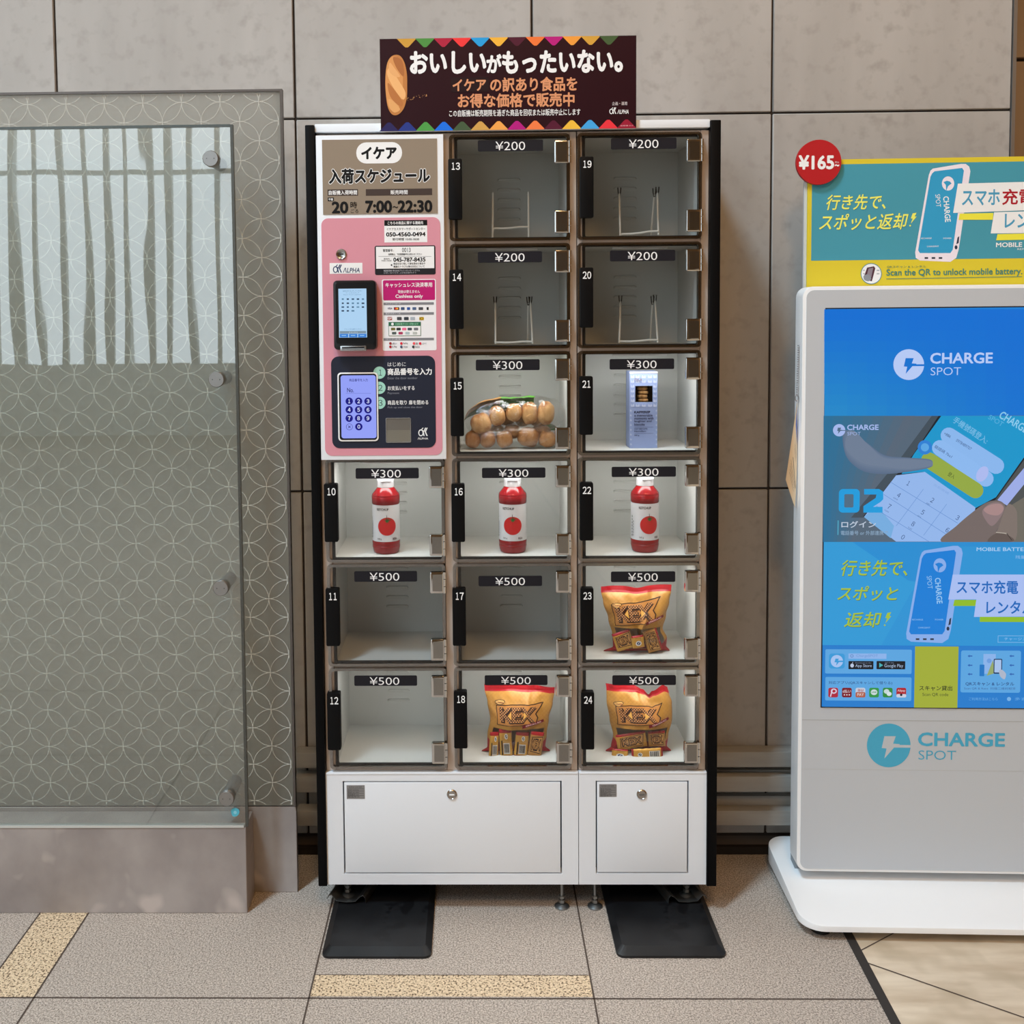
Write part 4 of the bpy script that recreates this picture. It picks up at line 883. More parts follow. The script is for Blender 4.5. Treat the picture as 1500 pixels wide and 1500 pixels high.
for i, (px, py, rx, rz, rot, lb) in enumerate((
    (705, 620, 15.5, 15, .35, 'golden bread roll at the left end of the upper bag behind door 15'), (728, 609, 12, 14.5, .15, 'round bread roll second from left in the upper bag behind door 15'),
    (753, 604, 11.5, 13.5, -.1, 'small bread roll in the middle of the upper bag behind door 15'), (775.5, 605, 12, 16.5, .05, 'tall bread roll second from right in the upper bag behind door 15'),
    (799.5, 605, 12.5, 17, -.1, 'tall bread roll at the right end of the upper bag behind door 15'))):
    roll(px, py, rx, rz, rot, .085, crust, lb, i)
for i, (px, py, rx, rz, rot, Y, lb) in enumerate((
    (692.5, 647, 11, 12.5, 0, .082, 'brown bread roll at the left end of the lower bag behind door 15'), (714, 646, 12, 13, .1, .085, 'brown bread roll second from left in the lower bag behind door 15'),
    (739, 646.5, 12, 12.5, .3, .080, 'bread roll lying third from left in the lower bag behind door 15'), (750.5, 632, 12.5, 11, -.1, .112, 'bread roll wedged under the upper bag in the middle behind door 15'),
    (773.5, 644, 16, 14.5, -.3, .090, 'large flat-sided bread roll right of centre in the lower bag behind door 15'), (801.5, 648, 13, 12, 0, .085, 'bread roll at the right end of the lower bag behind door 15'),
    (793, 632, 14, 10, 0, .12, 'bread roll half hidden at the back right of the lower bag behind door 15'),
    (702, 634, 13, 11, .1, .135, 'shaded bread roll showing between the two leftmost rolls of the bags behind door 15'), (727, 632, 12, 11, 0, .14, 'shaded bread roll at the back, left of the wedged roll behind door 15'),  # back rolls added to fill the gaps, shade put into their darker crust
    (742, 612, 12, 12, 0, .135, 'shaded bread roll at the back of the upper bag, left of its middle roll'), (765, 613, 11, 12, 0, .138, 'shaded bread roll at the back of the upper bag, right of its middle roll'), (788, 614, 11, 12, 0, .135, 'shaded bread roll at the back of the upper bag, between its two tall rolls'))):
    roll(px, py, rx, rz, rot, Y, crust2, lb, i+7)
bagfilm = clear('crinkled_clear_film', .06, .55, (.96, .955, .94), .06, ((1, 1, 1), 30, 1.0, 4), .012)
green = mat((96, 164, 66), .35); orange = mat((190, 140, 84), .4); dgreen = mat((104, 128, 84), .4)
def bread_bag(pxl, pxr, pyt, pyb, Yc, dep, seed, label, upper):
    l, r_ = at(pxl, (pyt+pyb)/2, Yc).x, at(pxr, (pyt+pyb)/2, Yc).x; z1, z0 = at((pxl+pxr)/2, pyt, Yc).z, at((pxl+pxr)/2, pyb, Yc).z
    if not upper: z0 = FLZ(15)+.0012
    r = root('bread_bag', label, 'bag', ((l+r_)/2, Yc, z0), 0, 'bags of bread rolls'); b = B()
    def f(u, v):
        s = v*2-1; q = u*2*pi; e = max(.0, 1-abs(s)**4)**.5; e = max(e, .10)
        wob = 1+.10*noise.noise(Vector((s*4+seed, math.cos(q)*1.3, math.sin(q)*1.3)))+.05*noise.noise(Vector((s*11+seed, math.cos(q)*3, math.sin(q)*3)))
        y = Yc+dep*e*math.cos(q)*wob; zc = (z0+z1)/2+(.010*s if not upper else -.012*(s < 0)*abs(s)**2+.004*s); z = zc+(z1-z0)/2*e*math.sin(q)*wob
        sq = lambda a: math.copysign(abs(a)**.8, a)
        z = max(zc+(z1-z0)/2*e*sq(math.sin(q))*wob, FLZ(15)+.0008)
        return Vector(((l+r_)/2+s*(r_-l)/2, y, z))
    def pick(u, v):
        q = u*2*pi; top = math.sin(q)
        if upper and top > .45 and math.cos(q) > -.35: return orange if v < .36 else green if v < .70 else bagfilm
        if upper and top > .2 and math.cos(q) > .2 and v < .5: return dgreen
        if not upper and math.cos(q) > .55 and v > .82 and top > 0: return green
        return bagfilm
    b.grid(f, 40, 44, None, True, wrap=True, pick=pick); b.build('film', r)
bread_bag(680, 827, 581, 634, .092, .052, 2.1, 'upper clear bag of bread rolls with green and orange printed top, behind door 15', True)
bread_bag(679, 818, 620, 661, .095, .052, 6.4, 'lower clear bag of bread rolls lying on the compartment floor behind door 15', False)

# ---- white wire stands in the empty compartments
wire = mat((226, 224, 216), .4); tip = mat((40, 38, 36), .5)
def stand(n, label, Y, front_z, uprights, bar, tips):
    zb = CELL[n][2]; r = root('wire_stand', label, 'stand', (at(sum(u[0][0] for u in uprights)/len(uprights), front_z, Y).x, Y, zb), 0, 'white wire stands')
    b = B(); fz = zb+.0021
    (x0, y0), (x1, y1) = bar; p0, p1 = at(x0, y0, Y), at(x1, y1, Y)
    pts = [p0+Vector((0, 0, -.006)) if tips is None else p0, p0+Vector((.003, 0, .0)), p0.lerp(p1, .25)+Vector((0, 0, -.0012)), p0.lerp(p1, .5)+Vector((0, 0, -.001)), p0.lerp(p1, .75)+Vector((0, 0, .001)), p1]
    b.tube(pts, .0026, wire, 10); b.build('front_bar', r)
    for path in uprights:
        b = B(); P = [at(px, py, Y+dy) for px, py, dy in path]; P = [Vector((q.x, q.y, max(q.z, fz))) for q in P]; b.tube(P, .0025, wire, 10); u = b.build('upright', r)
        if tips and path[-1][1] < 460:
            e = P[-1]; b = B()
            for sx in (-.003, .003): b.tube([e+Vector((sx*.3, 0, -.006)), e+Vector((sx, 0, .004)), e+Vector((sx*1.3, 0, .016))], .0014, tip, 8)
            b.build('hook', u)
stand(13, 'white H-shaped wire stand in the empty compartment behind door 13', .12, 333, [[(721.5, 348, 0), (721.8, 320, 0), (722, 282, .004)], [(774.5, 347, 0), (774.2, 320, 0), (774, 281, .004)]], ((722, 334.5), (774, 332.5)), None)
stand(14, 'white wire stand with hooks in the empty compartment behind door 14', .09, 502, [[(726, 504, 0), (725.6, 470, .02), (725.3, 443.5, .045)], [(773, 503, .09), (773.4, 470, .07), (773.8, 444, .05)], [(780, 504, 0), (778.5, 470, .02), (777, 443.5, .045)]], ((726, 501.5), (780, 500.5)), True)
stand(19, 'white wire stand with drooping front bar in the compartment behind door 19', .09, 341, [[(908.5, 345, 0), (907.8, 315, .02), (907.2, 284, .045)], [(953.5, 344, .09), (956, 315, .07), (958.5, 285, .05)], [(964.5, 344, 0), (963.5, 315, .02), (963, 283, .045)]], ((910, 343), (964.5, 338.5)), True)
stand(20, 'white wire stand with hooks in the empty compartment behind door 20', .09, 502, [[(907, 504, 0), (908.2, 470, .02), (908.8, 442, .045)], [(952.5, 501, .09), (954, 470, .07), (955.8, 443, .05)], [(963.5, 503, 0), (961.5, 470, .02), (959.5, 441, .045)]], ((908, 500), (963.5, 498)), True)

LUM = .68
# ================================================================ rubber mats and brackets under the locker
rubber = noisy('black_rubber', (13, 13, 15), (24, 25, 27), 9, .38, detail=6, lo=.3, hi=.7, spec=.4, c3=(12, 12, 14), s3=22, t3=(.60, .64))
def mat_plate(corners, label, flip):
    P = [fl(*c, .004) for c in corners]; x0, x1 = sum(q.x for q in (P[0], P[3]))/2, sum(q.x for q in (P[1], P[2]))/2; y0 = (P[0].y+P[1].y)/2; y1 = .262; hh = .017
    r = root('floor_plate', label, 'mat', ((x0+x1)/2, (y0+y1)/2, 0), 0, 'black floor plates under the vending locker')
    b = B(); bm_ = bmesh.new(); pts = rr(x0, y0, x1, y1, .018, 5)
    inner = rr(x0+.015, y0+.022, x1-.015, y1-.01, .012, 5); n_ = len(pts)
    a = [bm_.verts.new((u, v, .0005)) for u, v in pts]; c = [bm_.verts.new((u, v, .006)) for u, v in pts]; d = [bm_.verts.new((u, v, hh)) for u, v in inner]
    for i in range(n_):
        j = (i+1) % n_; bm_.faces.new((a[i], a[j], c[j], c[i])); bm_.faces.new((c[i], c[j], d[j], d[i]))
    bm_.faces.new(d); bm_.faces.new(a[::-1]); b.bm(bm_, rubber); plate = b.build('plate', r)
    # bent steel bracket that clamps the locker's corner foot
    xb = XX(509, 1318, .03) if not flip else XX(1005, 1318, .03); sx = 1 if not flip else -1; b = B(); stl = mat((128, 130, 130), .3, .9, raw=True)
    prof = [(-.050, .012), (-.046, .022), (-.038, .024), (-.026, .006), (.0, .002), (.022, .004), (.034, .018), (.042, .022), (.047, .014), (.048, -.002)]
    vs = []
    for yy, off in ((.012, 0), (.235, .11)):
        for t_ in (0, .0022):
            for u, h in prof: vs.append((xb+sx*(u+off*.55), yy, hh+.0025+h*.85+t_))
    m = len(prof); fs = []
    for i in range(m-1): fs += [(i, i+1, 2*m+i+1, 2*m+i), (m+i, 3*m+i, 3*m+i+1, m+i+1), (i, m+i, m+i+1, i+1), (2*m+i, 2*m+i+1, 3*m+i+1, 3*m+i)]
    b.add(vs, fs, stl); b.build('bracket', r)
mat_plate([(471, 1403), (631, 1401.5), (637, 1330), (487, 1330)], 'black plate on the floor under the left end of the vending locker', False)
mat_plate([(902, 1402), (1062, 1401), (1040, 1330), (890, 1330)], 'black plate on the floor under the right end of the vending locker', True)

# ================================================================ phone battery kiosk
KA = math.radians(-1.6); KY = .045; KO = at(1190, 850, KY); KO.z = 0
KP = Plane(KO, KA)
bodym = mat((166, 170, 175), .42, spec=.4); edgew = mat((236, 236, 240), .3); KIOSK = root('battery_kiosk', 'tall white phone-battery rental kiosk with a blue advertising screen, right of the vending locker', 'kiosk', KP.pt(.35, 0, 0), KA)
ku0 = (KP.uv(1175, 470)[0]+KP.uv(1167.5, 1240)[0])/2; kzt = KP.uv(1350, 418)[1]; kzb = KP.uv(1350, 1279)[1]; ks0 = KP.rect(1207, 451.5, 1500, 1035.5); ksw = KP.uv(1380, 760)[0]-ks0[0]; ku1 = 2*(ks0[0]+ksw)-ku0
b = B(); b.uvslab(KP, ku0, kzb, ku1, kzt, -.058, 0, edgew, .004, .026); b.uvslab(KP, ku0+.009, kzb+.008, ku1-.009, kzt-.009, -.002, .0012, bodym, 0, .019)
b.box(-.0, .0001, 0, .0001, 0, .0001, bodym) if False else None
zl = KP.uv(1350, 1055.5)[1]; b.uvslab(KP, ku0+.0095, zl-.0006, ku1-.0095, zl+.0006, .001, .0016, mat((146, 148, 147), .5)); zl2 = KP.uv(1350, 1128)[1]; b.uvslab(KP, ku0+.0095, zl2-.0004, ku1-.0095, zl2+.0004, .001, .0015, mat((160, 162, 161), .5))
b.build('body', KIOSK)
b = B(); b.prism(KP, [(ku0+.012, .06), (ku1-.012, .06), (ku1-.012, kzt-.05), (ku0+.012, kzt-.05)], -.095, -.056, mat((120, 124, 128), .45)); b.build('back_housing', KIOSK)
def charge_logo(p, cx, cy, r_, fg, bg, tx0, ty0, tx1, ty1, sx1, sy0, sy1, fg2=None):
    p.ell(cx, cy, r_, fg, n=40); p.rect(cx+.2*r_, cy-.02*r_, cx+1.02*r_, cy+.10*r_, bg)
    p.poly([(cx-.20*r_, cy-.42*r_), (cx+.32*r_, cy-.42*r_), (cx+.20*r_, cy-.08*r_), (cx+.50*r_, cy-.06*r_), (cx+.46*r_, cy+.05*r_), (cx+.24*r_, cy+.10*r_), (cx-.20*r_, cy+.60*r_), (cx-.10*r_, cy+.14*r_), (cx-.32*r_, cy+.12*r_)], bg)
    p.text('CHARGE', tx0, ty0, tx1, ty1, fg2 or fg, .025); p.text('SPOT', tx0, sy0, sx1, sy1, fg2 or fg, -.008)
TEAL = (64, 148, 178)
b = B(); p = Print(b, KP, .0017); GR = (166, 170, 175); charge_logo(p, 1301.5, 1091.5, 32, TEAL, GR, 1345, 1073.5, 1471, 1092.5, 1400, 1099, 1112.5)
b.build('logo', KIOSK, label='blue round logo and lettering')
# screen
b = B(); SK = (12, 112, 206); zsb, zst = ks0[1], ks0[3]; su1 = ks0[0]+2*ksw
b.uvslab(KP, ks0[0]-.003, zsb-.003, su1+.003, zst+.003, .001, .0020, mat((30, 34, 40), .4)); b.uvslab(KP, ks0[0], zsb, su1, zst, .002, .0028, glow((22, 128, 214)))
p = Print(b, KP, .0029, 8e-6, mk=glow)
ue = KP.uv; RX = 1560
def band(y0, y1, c): p.rect(1208 if y0 < 700 else 1205, y0, RX, y1, c)
# upper ground: blue, paler towards its lower left
for k in range(12):
    for j in range(10):
        x0, y0 = 1211-.0*j+k*29, 453+j*15.6; q = (1-k/11)*(j/9)
        p.d -= p.step; p.rect(x0-4*(k == 0), y0, x0+29.2, y0+15.8, (int(8+24*q), int(112+26*q), int(214-8*q)))
p.d += p.step
LG = (186, 206, 250); charge_logo(p, 1330.5, 534, 22.5, LG, (12, 116, 212), 1362.5, 517, 1453, 532, 1407, 538, 549.5)
# the picture of a phone in a hand
band(609, 793.5, (86, 104, 122)); PH0 = p.d
for k in range(9): p.d -= p.step*.5; p.poly([(1206, 609), (1340-k*15, 609), (1290-k*10, 700), (1250-k*5, 793.5), (1205, 793.5)], (int(88-6*k), int(104+1*k), int(122+4*k)))
p.poly([(1430, 790), (1470, 700), (1505, 660), (1560, 640), (1560, 793.5), (1430, 793.5)], (78, 82, 84)); p.poly([(1480, 740), (1560, 690), (1560, 793.5), (1476, 793.5)], (112, 108, 100))
ph = lambda x, y: (1200+x/5, 600+y/5)
p.poly([ph(820, 45), ph(900, 45), ph(690, 330), ph(560, 480), ph(320, 790), ph(230, 790), ph(420, 560), ph(610, 330)], (66, 80, 92))
p.poly([ph(870, 45), ph(1800, 45), ph(1500, 360), ph(1300, 640), ph(1130, 860), ph(900, 965), ph(560, 965), ph(320, 780), ph(560, 480), ph(690, 320)], (24, 32, 42))
p.poly([ph(890, 45), ph(1800, 45), ph(1490, 355), ph(1290, 640), ph(1140, 720), ph(760, 455), ph(600, 470), ph(690, 325)], (22, 152, 206))
p.poly([ph(560, 480), ph(770, 455), ph(1140, 715), ph(1130, 780), ph(1010, 965), ph(560, 965), ph(325, 785)], (150, 186, 240))
p.poly([ph(325, 785), ph(420, 700), ph(545, 850), ph(520, 940)], (120, 176, 228))
for a, c in (((520, 530), (1010, 830)), ((470, 620), (940, 920)), ((400, 720), (800, 965))): p.line(*ph(*a), *ph(*c), .7, (104, 146, 210))
for a, c in (((760, 580), (560, 850)), ((930, 690), (760, 920))): p.line(*ph(*a), *ph(*c), .6, (104, 146, 210))
NK = (40, 70, 120)
def ink(t_, x, y, w_, h_, c, rot=0, bold=0): q = ph(x, y); p.text(t_, q[0]-w_/2, q[1]-h_/2, q[0]+w_/2, q[1]+h_/2, c, bold, rot=rot)
for t_, x, y in (('1', 650, 538), ('2', 825, 662), ('3', 1010, 790), ('4', 580, 625), ('5', 755, 750), ('6', 935, 880), ('7', 510, 708), ('8', 685, 835), ('0', 610, 932)):
    ink(chr(ord(t_)+0xFEE0), x, y, 3.4 if t_ == '1' else 4.4, 7, NK, -.52)
for t_, x, y in (('GHI', 555, 650), ('ABC', 795, 690), ('PQRS', 490, 742), ('JKL', 730, 782), ('TUV', 660, 868)): ink(t_, x, y, 7, 2.2, (80, 110, 160), -.52)
def pill(ax, ay, bx_, by_, r_, c):
    d = Vector((bx_-ax, by_-ay)).normalized(); a0 = math.atan2(d.y, d.x); pts = []
    for cx, cy, s_ in ((bx_, by_, a0-pi/2), (ax, ay, a0+pi/2)):
        for i in range(9): q = s_+pi*i/8; pts.append(ph(cx+r_*math.cos(q), cy+r_*math.sin(q)))
    p.poly(pts[::-1], c)
pill(945, 190, 1290, 410, 60, (140, 186, 242)); pill(880, 280, 1215, 505, 58, (142, 188, 244)); p.ell(*ph(1190, 470), 8, (176, 190, 244), 12, .5); pill(800, 370, 1140, 590, 58, (150, 172, 70))
ink('手機號碼登入:', 1105, 150, 60, 10, (120, 190, 232), -.60, .01); ink('+886', 935, 185, 11, 4, (60, 90, 130), -.57); ink('0978489707', 1055, 255, 26, 4.4, (70, 100, 150), -.57); ink('驗證碼 7ba1', 905, 305, 30, 5, (60, 90, 140), -.57); ink('登入', 965, 480, 11, 6.4, (60, 80, 40), -.57)
ink('CHARGE', 1420, 90, 46, 11, (140, 206, 240), -.55, .02); ink('SPOT', 1290, 80, 24, 7, (90, 180, 226), -.55); ink('忘記密碼', 890, 580, 26, 3.6, (130, 168, 226), -.57)
p.ell(*ph(770, 275), 10.5, (44, 130, 216)); p.ell(*ph(770, 275), 6, (90, 168, 232))
# pointing finger, softly drawn
for k in range(5):
    q = k*14; p.smoothpoly([ph(180+q, 150), ph(330+q*.6, 230+q*.6), ph(470, 330+q*.4), ph(640, 350+q*.2), ph(800, 362+q*.2), ph(828, 395), ph(800, 425-q*.2), ph(640, 455-q*.4), ph(450, 470-q), ph(300, 440-q), ph(190, 330-q)], (92+5*k, 112+4*k, 140+3*k))
# thumb and ring of the holding hand
p.poly([ph(1300, 660), ph(1500, 420), ph(1800, 100), ph(1800, 250), ph(1500, 540), ph(1370, 700)], (160, 176, 236))
p.smoothpoly([ph(890, 965), ph(1000, 850), ph(1130, 740), ph(1230, 675), ph(1320, 668), ph(1365, 720), ph(1340, 800), ph(1290, 890), ph(1230, 965)], (118, 106, 104))
p.smoothpoly([ph(1190, 740), ph(1240, 690), ph(1310, 678), ph(1350, 715), ph(1320, 790), ph(1260, 850), ph(1210, 800)], (142, 122, 124)); p.smoothpoly([ph(1200, 730), ph(1250, 695), ph(1320, 690), ph(1345, 725), ph(1310, 770), ph(1240, 765)], (170, 138, 138))
p.smoothpoly([ph(1370, 700), ph(1430, 720), ph(1445, 800), ph(1420, 965), ph(1230, 965), ph(1300, 880)], (128, 116, 110)); p.smoothpoly([ph(1230, 965), ph(1300, 900), ph(1400, 930), ph(1410, 965)], (100, 88, 84))
p.line(*ph(1290, 897), *ph(1370, 905), 1.1, (186, 178, 166)); p.line(*ph(1368, 904), *ph(1406, 955), 1.1, (60, 54, 52))
charge_logo(p, 1228.5, 630, 9, (168, 188, 240), (80, 108, 134), 1240.5, 622, 1286, 629.5, 1260, 632.5, 637.4)
# 02, log-in caption
CY = (28, 158, 224); p.rect(1228, 716, 1258.5, 750.5, CY, 6); p.rect(1236, 723.5, 1249.5, 743, (80, 110, 134), 2)
p.poly([(1265, 716), (1287, 716), (1293, 720), (1293, 731), (1289, 735), (1278, 742), (1292, 742), (1292, 750.5), (1264, 750.5), (1264, 741), (1282, 729), (1283, 724), (1265, 724)], CY)
p.rect(1226.4, 762, 1227.4, 783, (88, 190, 220)); p.text('ログイン', 1232, 763, 1282, 772.5, (196, 208, 226), .015); p.text('電話番号 or 外部連携で', 1231, 777, 1300, 783.4, (140, 168, 196), .01)
# lower ground
band(793.5, 945, (48, 156, 218))
p.poly([(1248, 793.5), (1560, 793.5), (1560, 900), (1400, 860), (1330, 850), (1290, 822)], (38, 144, 214)); p.poly([(1335, 865), (1400, 800), (1560, 800), (1560, 945), (1290, 945)], (44, 150, 216))
def battery(p, pts_out, pts_in, c_out, c_in): p.smoothpoly(pts_out, c_out, 8); p.smoothpoly(pts_in, c_in, 8)
def battery_art(p, ox, oy, kx, ky, wcase, cface, ctext):
    T = lambda x, y: (ox+x*kx, oy+y*ky)        # drawn in a 100 x 145 box
    p.poly([T(22, 5), T(26, 2), T(74, -5), T(82, -5), T(88, -1), T(90, 6), T(70, 122), T(66, 134), T(56, 140), T(4, 138), T(-3, 134), T(-4, 126), T(19, 12)], wcase)
    p.poly([T(25, 9), T(29, 6), T(76, 1), T(79, 5), T(60, 122), T(56, 127), T(4, 127), T(1, 123), T(2, 117), T(22, 14)], cface)
    c0 = T(52, 24); p.ell(c0[0], c0[1], 10.5*kx, wcase, 10.5*ky); p.poly([T(44, 22), T(50, 20), T(55, 21), T(58, 24), T(52, 28), T(49, 35), T(48, 26)], cface)
    p.text('CHARGE', T(28, 58)[0], T(28, 58)[1], T(72, 58)[0], T(72, 66)[1], ctext, .02, rot=-pi/2+.10) ; p.text('SPOT', T(24, 46)[0], T(24, 46)[1], T(46, 46)[0], T(46, 53)[1], ctext, -.005, rot=-pi/2+.10)
    for t_, x0, y0, x1 in (('RECHARGE', 6, 104, 24), ('POWER', 44, 104, 58), ('CHARGESPOT', 16, 116, 36)): a, c_ = T(x0, y0), T(x1, y0+2.2); p.text(t_, a[0], a[1], c_[0], c_[1], ctext)
    for x in (12, 24, 36): a, c_ = T(x, 133), T(x+6, 135.5); p.rect(a[0], a[1], c_[0], c_[1], (40, 44, 58))
    p.poly([T(68, 104), T(71, 102), T(70, 112), T(66, 114)], (40, 50, 70)); p.ell(*T(65.5, 118.5), 2.4*kx, (40, 50, 70), 3*ky)
def slogan(p, t_, x0, y0, x1, y1, c, sh_=.22): p.text(t_, x0+.5, y0+.8, x1+.5, y1+.8, (60, 110, 120), .012, shear=sh_); p.text(t_, x0, y0, x1, y1, c, .012, shear=sh_)
def bolt(p, x, y, k, c): p.poly([(x+3*k, y), (x+9*k, y-1*k), (x+6*k, y+5*k), (x+9*k, y+5*k), (x+0*k, y+16*k), (x+3*k, y+8*k), (x, y+8*k)], c); p.ell(x-1*k, y+19*k, 1.3*k, c)
YG = (168, 194, 62); battery_art(p, 1330, 804, .88, .98, (138, 176, 238), (20, 128, 218), (150, 200, 244))
slogan(p, '行き先で、', 1232, 820, 1330, 843, YG); slogan(p, 'スポッと', 1228, 858, 1314, 879, YG); slogan(p, '返却', 1238, 896, 1288, 918, YG); bolt(p, 1296, 897, .95, YG)
PW = (172, 194, 246); p.poly([(1394.5, 841), (RX, 841), (RX, 877), (1388, 877.5)], PW); p.poly([(1429, 877), (RX, 877), (RX, 902), (1425.5, 903)], PW); p.poly([(1397, 878), (1429, 878), (1427.5, 887), (1395, 887)], (146, 190, 42)); p.rect(1434, 903, RX, 910.5, (146, 190, 42))
TB = (20, 104, 190); p.text('スマホ充電', 1400.5, 850, 1490, 869, TB, .02); p.text('レンタル', 1444, 880, 1513, 898, TB, .02); p.text('MOBILE BATTERY RENTAL', 1429.5, 801.4, 1552, 806.6, (170, 208, 246), .015); p.text('残量を気にせず', 1486, 813, 1540, 818, (140, 190, 240))
p.frame(1460.5, 930.5, 1545, 940.5, .5, (160, 204, 246)); p.text('チャージスポット検索', 1470, 933, 1535, 937.5, (150, 200, 246))
band(945, 1035.6, (34, 126, 208)); CARD = (92, 168, 228)
p.rect(1208, 950.5, 1334.5, 986, CARD, 2); p.rect(1213.5, 956.5, 1236.5, 978.5, (58, 156, 220), 4); p.ell(1225, 967.6, 9, (168, 198, 244)); p.rect(1225, 966.8, 1234, 969, (58, 156, 220)); p.poly([(1223, 964), (1228, 964), (1226.5, 967), (1229.5, 967.4), (1224, 974), (1224.8, 969.4), (1221.6, 969.2)], (58, 156, 220))
p.rect(1242, 956.5, 1297.5, 964.2, (142, 182, 238)); p.loop([(1247+2*math.cos(q), 960+2*math.sin(q)) for q in [2*pi*i/12 for i in range(12)]], .7, (70, 120, 180)); p.text('ChargeSPOT', 1253.5, 957.8, 1285, 962.6, (110, 150, 214))
p.rect(1242, 967.5, 1278.5, 979.5, (16, 22, 32), 1); p.rect(1283, 967.5, 1325, 979.5, (16, 22, 32), 1); p.text('App Store', 1252, 972, 1276, 977.6, (170, 190, 220)); p.text('Download on the', 1252, 969.3, 1275, 970.9, (130, 150, 180)); p.text('Google Play', 1294.5, 971.8, 1322, 978, (170, 190, 220)); p.text('GET IT ON', 1295, 969.3, 1308, 970.8, (130, 150, 180))
p.ell(1247.3, 974, 2.6, (190, 204, 230), 2.9); p.line(1247.6, 970.6, 1248.6, 969, .8, (190, 204, 230)); p.poly([(1287, 970), (1292.6, 973.5), (1287, 977)], (70, 180, 190))
p.rect(1208, 991, 1334, 1025.5, CARD, 2); p.text('対応アプリ(QRスキャンして借りる)', 1213, 997, 1306, 1002, (40, 76, 130), .005)
for k, c in enumerate(((176, 38, 60), (124, 20, 36), (196, 206, 226), (50, 150, 72), (46, 140, 62), (176, 32, 46))): p.rect(1212.5+19.9*k, 1006.5, 1226.8+19.9*k, 1020.6, c, 2.6)
p.loop([(1220.5+3.6*math.cos(q), 1011.4+3*math.sin(q)) for q in [2*pi*i/16 for i in range(16)]], 1.7, (220, 206, 226)); p.line(1218.4, 1009, 1215.6, 1019.5, 1.7, (220, 206, 226)); p.text('d払い', 1233.6, 1009, 1245.6, 1014, (226, 210, 216), .01)
for k in range(3): p.ell(1236+3.6*k, 1016.8, 1, (226, 210, 216))
p.rect(1252.3, 1012.8, 1266.6, 1020.6, (176, 90, 66), 2); p.text('au', 1255.5, 1008.4, 1263.5, 1011.8, (180, 80, 60), .01); p.text('PAY', 1254.8, 1014.4, 1264.4, 1018.4, (226, 206, 206), .02)
p.ell(1279.3, 1013, 4.8, (206, 222, 226), 4.1); p.text('LINE', 1275.8, 1011.8, 1282.8, 1014, (50, 150, 72), .02); p.ell(1297.6, 1011.8, 4, (200, 220, 220), 3.4); p.ell(1301.4, 1015.4, 3.6, (216, 230, 236), 3)
p.text('Alipay', 1313.6, 1009, 1325, 1013, (226, 200, 206), .01); p.rect(1312, 1015.6, 1326.3, 1020.6, (206, 210, 226), 2); p.ell(1319, 1016.8, 1.8, (30, 30, 50))
p.rect(1338.5, 946, 1402, 1035.6, (164, 176, 58)); p.text('スキャン貸出', 1345.5, 1003.4, 1393.5, 1010.6, (30, 40, 30), .012); p.text('Scan QR code', 1350, 1014, 1388, 1019.2, (56, 66, 40))
p.rect(1406, 952, 1493.5, 1013.5, CARD, 3); p.rect(1439, 957, 1457, 986, (140, 182, 238)); p.ell(1447.5, 967, 3.4, (110, 160, 226)); p.rect(1433.5, 972.5, 1440.5, 989.5, (26, 120, 200), 1); p.poly([(1453, 966), (1456, 985), (1444, 989)], (150, 170, 110)); p.rect(1454, 964, 1466.5, 986, (30, 60, 100), 1.6); p.rect(1455.4, 965.5, 1465.2, 984, (170, 198, 240), 1)
p.smoothpoly([(1462, 982), (1466, 980), (1472, 986), (1470, 994), (1464, 990)], (176, 186, 206))
for y in (960, 973.5, 986.5):
    for x in (1416, 1477): p.poly([(x, y), (x+3, y-2), (x+3, y-.8), (x+7, y-.8), (x+7, y+.8), (x+3, y+.8), (x+3, y+2)], (44, 100, 180))
p.text('QRスキャン & レンタル', 1413, 998, 1484, 1003.6, (34, 66, 124), .012); p.text('Scan QR & Rent  扫描二维码租赁', 1411, 1005.6, 1486, 1009.4, (60, 100, 160)); p.text('ご利用方法はこちら', 1418, 1020.6, 1460, 1025, (110, 176, 232)); p.ell(1476.5, 1022.8, 3, (120, 180, 234)); p.text('多言語対応', 1485, 1020.6, 1530, 1025, (110, 176, 232))
b.build('screen', KIOSK)
# wedge-shaped foot slab
b = B(); bm_ = bmesh.new(); cz0 = .026
A = [fl(1141, 1250, .06), fl(1200, 1345, .03)]; ub = ku0-.024; uf = KP.uv(1200, 1345)[0]
def kp(u, d, z): q = KP.pt(u, 0, d); return Vector((q.x, q.y, z))
dF = .165; dB = -.20; uR = ku1+.03; um = (ub+ku0-.03)/2
ul = ku0-.030
pts = []
for cx, cy, a in ((uR-.05, dF-.05, 0), (ul+.055, dF-.055, pi/2), (ul+.05, dB+.05, pi), (uR-.05, dB+.05, 3*pi/2)):
    for i in range(8): q = a+pi/2*i/7; rr_ = .055 if a == pi/2 else .05; pts.append((cx+rr_*math.cos(q), cy+rr_*math.sin(q)))
top = lambda d: .040+.034*(dF-d)/(dF-dB)
lo = [bm_.verts.new(kp(u, d, cz0)) for u, d in pts]; hi = [bm_.verts.new(kp(u, d, top(d))) for u, d in pts]; n_ = len(pts)
tf_ = bm_.faces.new(hi); bm_.faces.new(lo[::-1])
for i in range(n_): bm_.faces.new((lo[i], lo[(i+1) % n_], hi[(i+1) % n_], hi[i]))
bmesh.ops.recalc_face_normals(bm_, faces=bm_.faces[:]); bmesh.ops.bevel(bm_, geom=list(tf_.edges), offset=.003, segments=2, affect='EDGES', profile=.6)
b.bm(bm_, mat((218, 218, 220), .22, spec=.5), True); b.build('foot_slab', KIOSK)
